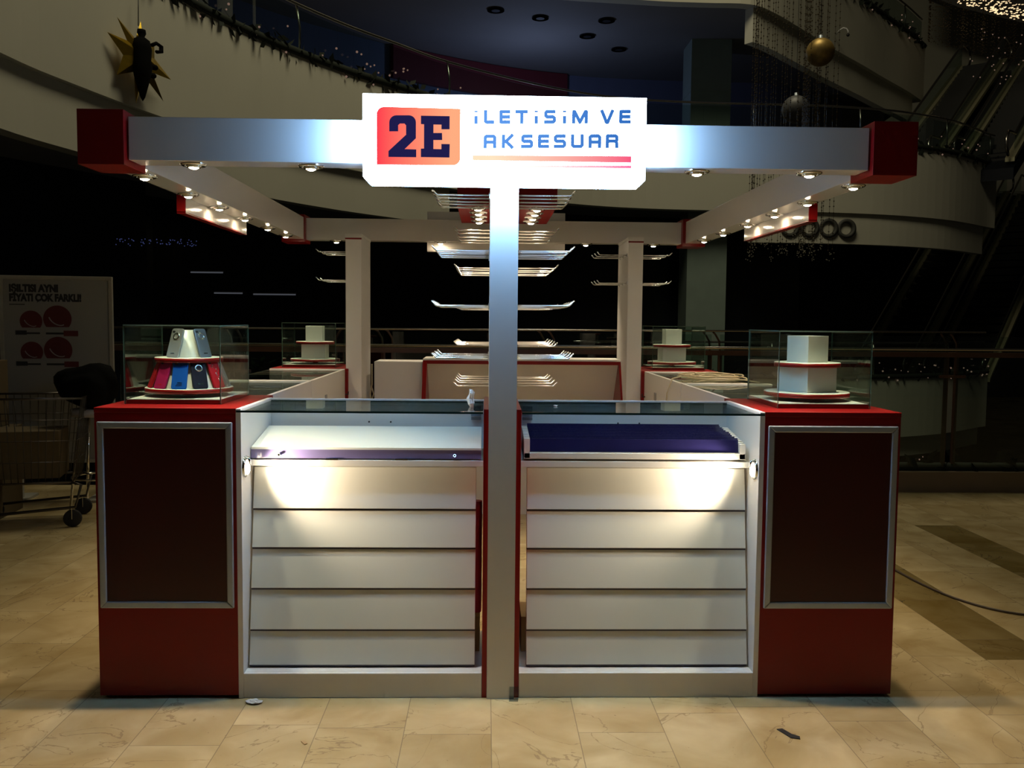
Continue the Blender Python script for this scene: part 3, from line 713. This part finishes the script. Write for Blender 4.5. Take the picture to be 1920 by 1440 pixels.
# red centre header
m = MB(); m.box(-.225, .305, 1.345, 2.22, 2.10, 2.26); tag(m.build('ceiling_header', M['red'], bevel=.002), 'red boxed header with downlights hanging over the middle partition', 'header')
# carrier beam joining header to front and rear beams
m = MB(); m.box(-.02, .08, .125, 1.345, 2.14, 2.24); m.box(-.02, .08, 2.22, 3.45, 2.14, 2.24); tag(m.build('carrier_beam', M['beamwhite']), 'white carrier beam over the kiosk centre line', 'beam')

# spot fixtures
def make_spot(w, dy=0.0):
    t = thing('spotlight', '', 'spotlight', (0, 0, 0))
    MB().lathe([(.050, .0), (.050, -.004), (.044, -.009), (.034, -.007), (.031, .001)], (0, 0, 0), 28).build('ring', M['chrome'], t)
    MB().lathe([(.030, -.001), (.029, -.012), (.024, -.016), (.020, -.010), (.019, -.006)], (0, 0, 0), 24).build('gimbal', M['chrome'], t)
    MB().lathe([(0, -.021), (.010, -.0195), (.018, -.015), (.021, -.009)], (0, 0, 0), 20).build('bulb', M['lens'], t)
    spot_light(t, (0, 0, -.026), (0, dy, -1), w, 78, .02)
    return t
spot0 = make_spot(SPOT_W); spot1 = make_spot(60.0, -.22); used = [False, False]
def place_spot(x, y, z, label, group, k=0):
    src = (spot0, spot1)[k]; o = src if not used[k] else dup(src); used[k] = True
    o.location = (x, y, z); tag(o, label, 'spotlight', group)
for x, lb in ((-1.20, 'far left'), (-.75, 'just left of the sign'), (.755, 'just right of the sign'), (1.20, 'far right')):
    place_spot(x, .07, ZB, 'round chrome spotlight under the front beam, %s' % lb, 'spotlights in the front beam', 1)
for sx, side in ((-1, 'left'), (1, 'right')):
    for k, y in enumerate((.385, .947, 1.459, 1.98, 2.55, 3.085)):
        place_spot(sx*1.503, y, ZB, 'chrome spotlight under the %s beam, %s from the front' % (side, ('first', 'second', 'third', 'fourth', 'fifth', 'sixth')[k]), 'spotlights in the side beams')
for x, lb in ((-1.21, 'far left'), (-.42, 'left of centre'), (.69, 'right of centre'), (1.21, 'far right')):
    place_spot(x, 3.50, ZB, 'chrome spotlight under the rear beam, %s' % lb, 'spotlights in the rear beam')
for k, y in enumerate((1.41, 1.62, 1.84, 2.06)):
    for x, sd in ((-.115, 'left'), (.20, 'right')):
        place_spot(x, y, 2.10, 'spotlight under the red header, %s column, %s from the front' % (sd, ('first', 'second', 'third', 'fourth')[k]), 'spotlights in the red header')

# unlit side and rear sign boxes
def signbox(x0, x1, y0, y1, z0, z1, face, label):
    t = thing('sign_box', label, 'sign', ((x0+x1)/2, (y0+y1)/2, z0), 0, 'unlit sign boxes on the canopy')
    cx, cy = (x0+x1)/2, (y0+y1)/2
    m = MB(); m.box(x0-cx, x1-cx, y0-cy, y1-cy, .004, z1-z0); m.build('housing', M['beamwhite'], t, .001)
    m = MB(); m.box(x0-cx-.001, x1-cx+.001, y0-cy-.008, y0-cy, 0, z1-z0); m.box(x0-cx-.001, x1-cx+.001, y0-cy-.008, y1-cy, -.004, .004); m.build('edge_trim', M['red' if face else 'beamwhite'], t)
signbox(-1.605, -1.564, 1.095, 2.25, 2.017, 2.26, 1, 'unlit sign box seen from behind on the left beam')
signbox(1.564, 1.605, 1.10, 2.265, 2.017, 2.26, 1, 'unlit sign box seen from behind on the right beam')
signbox(-.525, .534, 3.575, 3.66, 2.026, 2.325, 0, 'unlit white sign box behind the rear beam')

# ------------------------------------------------------------------ lit sign
sg = thing('illuminated_sign', 'glowing white box sign with red 2E logo and blue lettering above the post', 'sign', (0, -.1, 2.0))
x0, x1, z0, z1, c = -.527, .523, .003, .327, .022
m = MB(); m.prism([(x0, z1), (x1, z1), (x1, z0+c), (x1-c, z0), (x0+c, z0), (x0, z0+c)], 'y', 0, .085)
for f in m.bm.faces: f.material_index = 0 if abs(f.calc_center_median().y) > 1e-4 else 1
m.build('lightbox', [M['sign'], M['signface']], sg)
m = MB(); m.prism([(x0, z1), (x1, z1), (x1, z0+c), (x1-c, z0), (x0+c, z0), (x0, z0+c)], 'y', .0852, .098); m.build('back_plate', M['white'], sg)
def A6(zx, zy): return (-.527+zx*.0002876, .3173-.000282*zy+.00000477*zx)
def A7(zx, zy): return (-.172+zx*.0003698, .3232-.0003626*zy+.00000613*zx)
def arc(cx, cy, r, a0, a1, n=6): return [(cx+r*math.cos(math.radians(a0+(a1-a0)*i/n)), cy-r*math.sin(math.radians(a0+(a1-a0)*i/n))) for i in range(n+1)]
m = MB(); pts = [(180, 885)]+arc(275, 235, 97, 180, 90)+[(1250, 165), (1250, 800)]+arc(1160, 805, 90, 0, -90)
m.prism([A6(*p) for p in pts], 'y', -.002, -.0005); m.build('logo_background', M['signred'], sg)
two = [(340, 455), (340, 340)]+arc(430, 340, 90, 180, 90)+arc(590, 340, 90, 90, 0)+[(680, 545), (535, 685), (685, 690), (685, 790), (330, 785), (330, 710), (555, 500), (555, 380), (535, 355), (475, 355), (453, 375), (453, 455)]
E_ = [(745, 255), (1112, 262), (1112, 430), (1008, 430), (1008, 370), (905, 368), (905, 478), (1015, 478), (1018, 568), (905, 568), (905, 685), (1008, 688), (1008, 620), (1115, 622), (1112, 795), (745, 788), (745, 680), (785, 678), (785, 365), (745, 362)]
for nm, pl in (('digit_two', two), ('letter_e', E_)):
    m = MB(); m.prism([A6(*p) for p in pl], 'y', -.0035, -.002); m.build(nm, M['signdark'], sg)
def glyph(ch, x, y, w, h=140, s=35):
    k = s/2; x0, x1, y0, y1 = x+k, x+w-k, y+k, y+h-k; ym = (y0+y1)/2; r = 12
    P = {'L': [[(x0, y0-k), (x0, y1-8), (x0+10, y1), (x1+k, y1)]],
         'E': [[(x1+k, y0), (x0, y0), (x0, y1), (x1+k, y1)], [(x0, ym), (x1+k*.8, ym)]],
         'T': [[(x0-k, y0), (x1+k, y0)], [((x0+x1)/2, y0), ((x0+x1)/2, y1+k)]],
         'S': [[(x1+k*.6, y0), (x0+r, y0), (x0, y0+r), (x0, ym-r), (x0+r, ym), (x1-r, ym), (x1, ym+r), (x1, y1-r), (x1-r, y1), (x0-k, y1)]],
         'i': [[(x0, y0+h*.30), (x0, y1+k)], [(x0, y0-9), (x0, y0+8)]],
         'M': [[(x0, y1+k), (x0, y0), (x0+8, y0), ((x0+x1)/2, y1+2), (x1-8, y0), (x1, y0), (x1, y1+k)]],
         'V': [[(x0-4, y0-k), ((x0+x1)/2-6, y1+4), ((x0+x1)/2+6, y1+4), (x1+4, y0-k)]],
         'A': [[(x0, y1+k), (x0, y0+r), (x0+r, y0), (x1-r, y0), (x1, y0+r), (x1, y1+k)], [(x0, ym+8), (x1, ym+8)]],
         'K': [[(x0, y0-k), (x0, y1+k)], [(x1+6, y0-k), (x0+r+14, ym), (x1+6, y1+k)], [(x0, ym), (x0+r+16, ym)]],
         'U': [[(x0, y0-k), (x0, y1-r), (x0+r, y1), (x1-r, y1), (x1, y1-r), (x1, y0-k)]],
         'R': [[(x0, y1+k), (x0, y0), (x1-r, y0), (x1, y0+r), (x1, ym-r), (x1-r, ym), (x1-2, ym+r+4), (x1, y1+k)], [(x0, ym), (x1-r, ym)]]}[ch]
    m = MB(); sw = s*.0003698
    for pl in P:
        q = [A7(*p) for p in pl]
        for a, b in zip(q[:-1], q[1:]):
            m.bar((a[0], -.0012, a[1]), (b[0], -.0012, b[1]), sw, .0016, up=(0, 1, 0))
        for a in q[1:-1]: m.cyl((a[0], -.0020, a[1]), sw/2, .0016, 12, 0, 'y')
    return m
row1 = (('i', 151, 28), ('L', 245, 106), ('E', 400, 112), ('T', 562, 126), ('i', 753, 28), ('S', 848, 122), ('i', 1036, 28), ('M', 1130, 160), ('V', 1412, 142), ('E', 1603, 119))
row2 = (('A', 245, 128), ('K', 427, 125), ('S', 620, 125), ('E', 790, 115), ('S', 948, 127), ('U', 1122, 130), ('A', 1297, 131), ('R', 1472, 130))
for row, yy in ((row1, 140), (row2, 386)):
    for ch, x, w in row: glyph(ch, x, yy, w).build('letter_'+ch.lower(), M['signblue'], sg)
m = MB(); m.prism([A7(*p) for p in ((138, 595), (1735, 608), (1735, 675), (138, 645))], 'y', -.002, -.0005); m.build('thick_underline', M['bar1'], sg)
m = MB(); m.prism([A7(*p) for p in ((140, 700), (1735, 704), (1735, 732), (140, 710))], 'y', -.002, -.0005); m.build('thin_underline', M['bar2'], sg)

# ------------------------------------------------------------------ glass cases and stands on the cabinets
def glass_case(x, y, label):
    w, d, zt, th = .384, .44, .318, .005
    t = thing('glass_display_case', label, 'display case', (x, y, 1.15), 0, 'glass cases on the corner cabinets')
    m = MB(); m.box(.006, w-.006, .006, d-.006, 0, .017); m.build('base', M['red'], t)
    m = MB(); m.box(.008, w-.008, .008, d-.008, .017, .019); m.build('base_top', M['slat'], t, label='white base top')
    def pane(a): m = MB(); m.box(*a, 0, 1); m.build('glass_pane', [M['glass'], M['glassedge']], t)
    pane((0, w, 0, th, 0, zt-th)); pane((0, w, d-th, d, 0, zt-th)); pane((0, th, th, d-th, 0, zt-th)); pane((w-th, w, th, d-th, 0, zt-th)); pane((0, w, 0, d, zt-th, zt))
    return t
glass_case(-1.515, .15, 'glass case on the front left cabinet, filled with phone cases')
glass_case(1.128, .15, 'glass case on the front right cabinet, with an empty white stand')
glass_case(-1.525, 3.03, 'small-looking glass case on the rear left cabinet')
glass_case(1.134, 3.03, 'small-looking glass case on the rear right cabinet')
def stand(x, y, label, rot=.48, cone=False):
    t = thing('tiered_display_stand', label, 'display stand', (x, y, 1.169), 0, 'two-tier revolving stands')
    MB().lathe([(.03, 0), (.03, .004), (.018, .006), (.018, .02)], (0, 0, 0), 20).build('spindle', M['chrome'], t)
    for z, r, nm in ((.02, .178, 'lower_disc'), (.146, .138, 'upper_disc')):
        m = MB(); m.lathe([(0, z-.003), (r-.001, z-.003), (r, z-.003), (r, z+.015), (r, z+.015)], (0, 0, 0), 48); d = m.build(nm, M['red'], t)
        MB().lathe([(r, z+.015), (r-.002, z+.0165), (0, z+.0165)], (0, 0, 0), 48).build('disc_face', M['slat'], d, label='white disc top')
    if not cone:
        for a, z, h in ((.0865, .0365, .1095), (.060, .1625, .113)):
            m = MB(); m.box(-a, a, -a, a, z, z+h); m.build('block', M['white'], t, .001, rz=rot)
    else:
        m = MB(); m.lathe([(.148, .0365), (.108, .146)], (0, 0, 0), 48); m.build('lower_cone', M['slat'], t)
        m = MB(); m.lathe([(.085, .1625), (.048, .276), (0, .276)], (0, 0, 0), 48); m.build('upper_cone', M['slat'], t)
    return t
stand(1.322, .37, 'empty white two-tier stand with red discs in the front right glass case')
stand(-1.325, .37, 'cone-shaped two-tier stand covered with phone cases in the front left glass case', cone=True)
stand(-1.322, 3.22, 'empty white two-tier stand in the rear left glass case', rot=.03)
stand(1.312, 3.22, 'empty white two-tier stand in the rear right glass case', rot=.03)
def phone(ang, tier, mname, label, ringed=None, side='black'):
    rb, rt, zb, zt = ((.166, .120, 1.2065, 1.322) if tier == 0 else (.104, .062, 1.3325, 1.452))
    a = math.radians(ang); out = Vector((math.sin(a), -math.cos(a), 0)); c = Vector((-1.325, .37, 0))
    B = c+out*rb+Vector((0, 0, zb)); T = c+out*rt+Vector((0, 0, zt)); up = (T-B); h = up.length; up.normalize()
    sx = Vector((math.cos(a), math.sin(a), 0)); nrm = sx.cross(up).normalized()
    mt = Matrix((sx, -nrm if nrm.dot(out) > 0 else nrm, up)).transposed().to_4x4()   # local y points inwards
    mt.translation = B
    w, th, r = .0605, .009, .010
    def rr(w, h, r, z0=0):
        P = []
        for cx, cz, a0 in ((w/2-r, h-r, 0), (-w/2+r, h-r, 90), (-w/2+r, r, 180), (w/2-r, r, 270)):
            for i in range(5): P.append((cx+r*math.cos(math.radians(a0+22.5*i)), z0+cz+r*math.sin(math.radians(a0+22.5*i))))
        return P
    m = MB(); m.prism(rr(w, h, r), 'y', 0, th); o = m.build('phone_case', M[mname], bevel=.0015); o.matrix_world = mt
    m = MB(); m.prism(rr(.014, .009, .004, h-.019), 'y', -.0006, .001)
    cm = m.build('camera_hole', M['black'], o); cm.location = (.0195 if False else -.018, 0, 0)
    if ringed:
        m = MB(); m.lathe([(.016, 0), (.016, -.0016), (.010, -.0016), (.010, 0)], (0, 0, h-.034), 24, 0, 'y'); m.build('badge_ring', M['chrome'], o)
    m = MB()
    if mname == 'blackcase': m.box(-.014, .014, -.0008, .0005, .018, .025)
    elif mname == 'bluecase':
        for q in range(3): m.box(-.013+q*.003, .012, -.0006, .0005, .014+q*.006, .0165+q*.006)
    elif mname == 'redcase':
        for q in range(9): m.ball((random.uniform(-.012, .016), 0, .03+q*.009), .0035, 8, 0, (1, .3, 1))
    else: m.box(-.010, .010, -.0006, .0005, .016, .020)
    m.build('badge', M['chrome'] if mname != 'magentacase' else M['redcase'], o)
    tag(o, label, 'phone case', 'phone cases on the tiered stand')
phone(-60, 0, 'redcase', 'dark red phone case seen edge-on at the far left of the lower tier')
phone(-29, 0, 'magentacase', 'magenta phone case on the lower tier, left of the blue one')
phone(2.5, 0, 'bluecase', 'bright blue phone case on the lower tier')
phone(33.5, 0, 'blackcase', 'black phone case with silver ring badge on the lower tier', True)
phone(65, 0, 'redcase', 'red patterned phone case on the lower tier, right of the black one')
phone(96, 0, 'cardboard' if False else 'silvercase', 'pale phone case seen edge-on at the far right of the lower tier')
phone(-24, 1, 'silvercase', 'silver phone case with ring badge on the upper tier, left', True)
phone(60, 1, 'greycase', 'slate grey phone case with ring badge on the upper tier, right', True)

# ------------------------------------------------------------------ rear desk
t = thing('cash_desk', 'pale rear desk with sloping red side panels at the far end', 'desk', (0, 3.0, 0))
for a, b in ((-.53, -.50), (.912, .94)):
    m = MB(); m.prism([(-.10, 0), (-.10, .64), (.18, 1.20), (.55, 1.20), (.55, 0)], 'x', a, b); m.build('side_panel', M['red'], t)
m = MB(); m.prism([(.205, 1.19), (.45, .88), (.45, 0), (.47, 0), (.47, .88), (.225, 1.19)], 'x', -.50, .912); m.build('front_panel', M['white'], t)
m = MB(); m.box(-.50, .912, .175, .20, 1.175, 1.20); m.build('top_rail', M['red'], t)
m = MB(); m.box(-.53, .94, .18, .55, 1.20, 1.213); m.build('top', M['slat'], t, .001)
m = MB(); m.box(-.888, -.535, 3.20, 3.55, 0, 1.187); tag(m.build('white_cabinet', M['white'], bevel=.002), 'plain white cabinet at the rear, left of the red-sided desk', 'cabinet')
MB_ = MB(); MB_.tube([(-.905, 3.19, 1.17), (-.903, 3.185, 1.02), (-.915, 3.18, .95), (-.905, 3.18, .88), (-.90, 3.18, .6)], .006, 6); MB_.tube([(-.905, 3.185, 1.0), (-.89, 3.18, .95), (-.905, 3.18, .9)], .005, 6)
tag(MB_.build('hanging_cable', M['cable']), 'beige cable hanging beside the rear white cabinet', 'cable')

# cable coil on the right counter
pts = []
for k in range(150):
    a = k*.32; r = .12+.05*math.sin(k*.11); pts.append((1.32+r*1.15*math.cos(a)+.03*math.sin(k*.05), 2.05+r*1.5*math.sin(a), 1.150+.00016*k+.006*abs(math.sin(k*.7))))
pts += [(1.18, 1.95, 1.165), (1.09, 1.85, 1.175), (1.03, 1.80, 1.165), (.995, 1.77, 1.08), (.985, 1.76, .95), (.985, 1.75, .7)]
m = MB(); m.tube(pts, .0045, 6); tag(m.build('cable_coil', M['cable']), 'coiled beige cable lying on the right side counter glass', 'cable')
m = MB(); m.tube([(1.15+.37*i/10, 1.72+.02*math.sin(i), 1.151+.02*math.sin(PI*i/10)) for i in range(11)], .004, 6); tag(m.build('loose_cable', M['cable']), 'short loose cable arching over the right counter edge', 'cable')

# ------------------------------------------------------------------ bits and pieces
def scrap(loc, s, m_, label, n=7, flat=.3):
    mb = MB(); g = bmesh.ops.create_icosphere(mb.bm, subdivisions=2, radius=1)
    for v in g['verts']:
        k = 1+random.uniform(-.45, .35); v.co = Vector((v.co.x*s[0]*k, v.co.y*s[1]*k, (v.co.z*k+.9)*s[2]*.5))
    o = mb.build('paper_scrap', M[m_], loc=loc); tag(o, label, 'litter'); return o
scrap((-.125, .22, 1.143), (.016, .03, .075), 'paper', 'crumpled white tissue standing on the glass left of the post')
scrap((-.96, -.05, .001), (.03, .018, .016), 'paper', 'crumpled clear wrapper on the floor before the left counter')
scrap((.225, .25, 1.143), (.008, .008, .006), 'paper', 'tiny white crumb on the right counter glass')
m = MB(); m.prism([(-.03, .05), (-.008, .055), (.012, .01), (.035, -.01), (.03, -.03), (.0, -.02)], 'z', .0, .003); o = m.build('paper_scrap', M['black'], loc=(1.047, -.345, .001)); tag(o, 'black bent scrap on the floor tiles at lower right', 'litter')
m = MB(); m.prism([(-.012, .012), (.0, .014), (.014, -.006), (.006, -.014), (-.004, .0)], 'z', .0, .003); o = m.build('paper_scrap', M['cardboard'], loc=(-.70, -.39, .001)); tag(o, 'small brown curl on the floor tiles left of centre', 'litter')
m = MB(); m.box(.036, .072, -.0165, -.0125, .001, .05); m.hexa([(.034, -.04, .0005), (.07, -.04, .0005), (.072, -.0125, .0005), (.036, -.0125, .0005), (.034, -.04, .0015), (.07, -.04, .0015), (.072, -.0165, .004), (.036, -.0165, .004)])
tag(m.build('tape_strip', M['clear']), 'strip of clear tape at the foot of the centre post', 'tape')
m = MB(); P = [(2.35, 2.4), (2.42, 1.95), (2.45, 1.55), (2.52, 1.25), (2.66, 1.05), (2.9, .95), (3.3, .86), (3.8, .9)]
P = smooth(P, 5); m.tube([(p[0], p[1], .0075) for p in P], .006, 6); tag(m.build('floor_cable', M['darkcable']), 'thin dark cable trailing over the floor right of the kiosk', 'cable')

# ------------------------------------------------------------------ poster stand and stored things, left
def text_mesh(body, size, name, m_, parent, loc, ext=.001, font_scale_x=1.0, bold=0.0):
    cu = bpy.data.curves.new(name, 'FONT'); cu.body = body; cu.size = size; cu.extrude = ext; cu.offset = bold
    to = bpy.data.objects.new(name, cu); COL.objects.link(to); bpy.context.view_layer.update()
    me = bpy.data.meshes.new_from_object(to.evaluated_get(bpy.context.evaluated_depsgraph_get())); bpy.data.objects.remove(to)
    me.materials.clear(); me.materials.append(m_)
    for v in me.vertices: v.co.x *= font_scale_x
    w = max(v.co.x for v in me.vertices)
    o = bpy.data.objects.new(name, me); COL.objects.link(o); o.parent = parent; o.location = loc; o.rotation_euler = (PI/2, 0, 0); return o, w
ps = thing('poster_stand', 'large framed white poster with red discs standing in the dark at left', 'poster', (-3.97, 3.93, 0), .13)
W, H0, H1 = .86, .30, 1.82
m = MB()
for a in ((0, W, H1-.03, H1), (0, W, H0, H0+.03), (0, .03, H0+.03, H1-.03), (W-.03, W, H0+.03, H1-.03)): m.box(a[0], a[1], -.02, .02, a[2], a[3])
m.build('frame', M['posterframe'], ps, .004)
m = MB(); m.box(.03, W-.03, -.006, .01, H0+.03, H1-.03); m.build('poster_sheet', M['poster'], ps)
for fx in (.12, W-.12):
    m = MB(); m.box(fx-.02, fx+.02, -.02, .02, 0, H0); m.box(fx-.07, fx+.07, -.2, .2, 0, .02); m.build('foot', M['posterframe'], ps)
for body, z, tw in (('I\u015eILTISI AYNI', 1.693, .37), ('F\u0130YATI \u00c7OK FARKLI!', 1.618, .545)):
    o, w = text_mesh(body, .078, 'lettering', M['ink'], ps, (.075, -.0075, z), bold=.005)
    for v in o.data.vertices: v.co.x *= tw/w
m = MB(); m.box(.075, .19, -.0085, -.006, 1.585, 1.592); m.build('small_print', M['ink'], ps)
def bau(cx, cz, r, nm):
    P = [(cx+r*math.cos(math.radians(a)), cz+r*math.sin(math.radians(a))) for a in range(-38, 219, 8)]
    m = MB(); m.prism(P, 'y', -.009, -.006); d = m.build('red_disc', M['posterred'], ps)
    m = MB(); q = []
    for i in range(14): a = math.radians(200+i*9); q.append((cx+.0*r+r*.62*math.cos(a)*1.0, -.010, cz+r*.1+r*.55*math.sin(a)-(math.cos(a))*r*.22))
    m.tube(q, r*.045, 6); m.build('crescent', M['postergrey'], d)
bau(.235, 1.455, .085, 'a'); bau(.435, 1.475, .108, 'b'); bau(.235, 1.205, .085, 'c'); bau(.435, 1.222, .108, 'd')
m = MB()
for z in (1.345, 1.095):
    m.box(.115, .20, -.009, -.006, z, z+.035); m.box(.20, .30, -.009, -.006, z+.006, z+.02); m.box(.345, .48, -.009, -.006, z+.004, z+.02)
m.build('dark_label', M['ink'], ps)
m = MB()
for z in (1.335, 1.085): m.box(.48, .59, -.0095, -.006, z, z+.045)
m.build('red_label', M['posterred'], ps)

# wire trolley
tr = thing('shopping_trolley', 'dim wire trolley with black wheels left of the red cabinet', 'trolley', (-3.35, 3.12, 0), .25)
m = MB()
b0 = [(-.30, -.22, .32), (.30, -.22, .32), (.30, .22, .32), (-.30, .22, .32)]; b1 = [(-.38, -.26, .92), (.38, -.26, .92), (.38, .26, .92), (-.38, .26, .92)]
for q in (b0, b1): m.tube(q, .009, 6, closed=True)
for i in range(4):
    a0, a1, c0, c1 = Vector(b0[i]), Vector(b0[(i+1) % 4]), Vector(b1[i]), Vector(b1[(i+1) % 4]); n = 14 if i % 2 == 0 else 9
    for k in range(n+1): m.tube([a0.lerp(a1, k/n), c0.lerp(c1, k/n)], .003, 4)
    for k in (1, 2, 3): m.tube([a0.lerp(c0, k/4), a1.lerp(c1, k/4)], .003, 4)
m.build('basket', M['trolley'], tr)
m = MB()
m.tube([(-.30, -.22, .1), (.32, -.22, .14), (.36, -.22, .3), (.3, -.22, .32)], .011, 6); m.tube([(-.30, .22, .1), (.32, .22, .14), (.36, .22, .3), (.3, .22, .32)], .011, 6)
m.tube([(-.30, -.22, .1), (-.32, -.22, .5), (-.40, -.24, .98), (-.46, -.24, 1.02), (-.46, .24, 1.02), (-.40, .24, .98), (-.32, .22, .5), (-.30, .22, .1)], .011, 6)
m.build('frame', M['trolley'], tr)
for x in (-.3, .3):
    for y in (-.22, .22):
        m = MB(); m.lathe([(.0, -.016), (.055, -.016), (.062, -.01), (.062, .01), (.055, .016), (0, .016)], (x, y, .062), 18, 0, 'y'); wl = m.build('wheel', M['rubber'], tr)
        MB().bar((x, y-.022, .06), (x, y-.022, .14), .02, .004).build('fork', M['chrome'], wl)
# things around it
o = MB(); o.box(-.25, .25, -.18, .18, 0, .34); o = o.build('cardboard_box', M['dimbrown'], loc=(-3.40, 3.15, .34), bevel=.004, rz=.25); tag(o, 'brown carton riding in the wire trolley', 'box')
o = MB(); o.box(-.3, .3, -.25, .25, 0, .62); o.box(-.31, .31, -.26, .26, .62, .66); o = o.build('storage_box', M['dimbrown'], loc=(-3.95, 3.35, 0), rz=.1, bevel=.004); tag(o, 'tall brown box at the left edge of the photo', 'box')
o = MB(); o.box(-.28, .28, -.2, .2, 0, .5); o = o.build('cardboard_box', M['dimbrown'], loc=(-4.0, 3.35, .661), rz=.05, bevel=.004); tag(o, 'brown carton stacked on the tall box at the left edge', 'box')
st = thing('bar_stool', 'bar stool with thin metal legs between the poster and the red cabinet', 'stool', (-2.98, 3.35, 0))
m = MB(); m.lathe([(0, .76), (.17, .76), (.18, .78), (.175, .81), (0, .82)], (0, 0, 0), 24); m.build('seat', M['postergrey'], st)
for k in range(4):
    a = PI/4+k*PI/2; MB().tube([(.12*math.cos(a), .12*math.sin(a), .76), (.21*math.cos(a), .21*math.sin(a), 0.0)], .011, 8).build('leg', M['chrome'], st)
MB().tube([(.175*math.cos(2*PI*i/20), .175*math.sin(2*PI*i/20), .30) for i in range(20)], .008, 6, closed=True).build('footrest', M['chrome'], st)
m = MB(); g = bmesh.ops.create_icosphere(m.bm, subdivisions=3, radius=1)
for v in g['verts']:
    k = 1+.12*math.sin(v.co.x*5)+.1*math.cos(v.co.y*7+v.co.z*3); v.co = Vector((v.co.x*.22*k, v.co.y*.16*k, v.co.z*.17*k+.14*(1-abs(v.co.z)*.2)))
for f in m.bm.faces: f.smooth = True
o = m.build('black_bag', M['bag'], loc=(-3.02, 3.35, .86)); tag(o, 'bulging black bag heaped on the stool before the poster', 'bag')
# faint dark green plant and crates behind the left glass case
pl = thing('potted_plant', 'dim green leafy plant seen through the left glass case', 'plant', (-2.28, 3.7, 0))
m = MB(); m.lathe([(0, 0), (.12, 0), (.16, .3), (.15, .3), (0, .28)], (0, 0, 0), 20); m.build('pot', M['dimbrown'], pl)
m = MB()
for k in range(150):
    a = random.random()*2*PI; z = random.uniform(.35, 1.12); r = random.uniform(.03, .22); c = Vector((r*math.cos(a), r*math.sin(a), z)); d = Vector((math.cos(a), math.sin(a), random.uniform(-.3, .8))).normalized()*.06; e = d.cross(Vector((0, 0, 1))).normalized()*.022
    m.bm.faces.new([m.bm.verts.new(p) for p in (c-d, c+e, c+d, c-e)])
m.tube([(0, 0, .28), (.01, .01, .7), (0, 0, 1.05)], .012, 6)
M['leaf'] = mat('dim_leaf', (.04, .11, .03), .6); m.build('foliage', M['leaf'], pl)
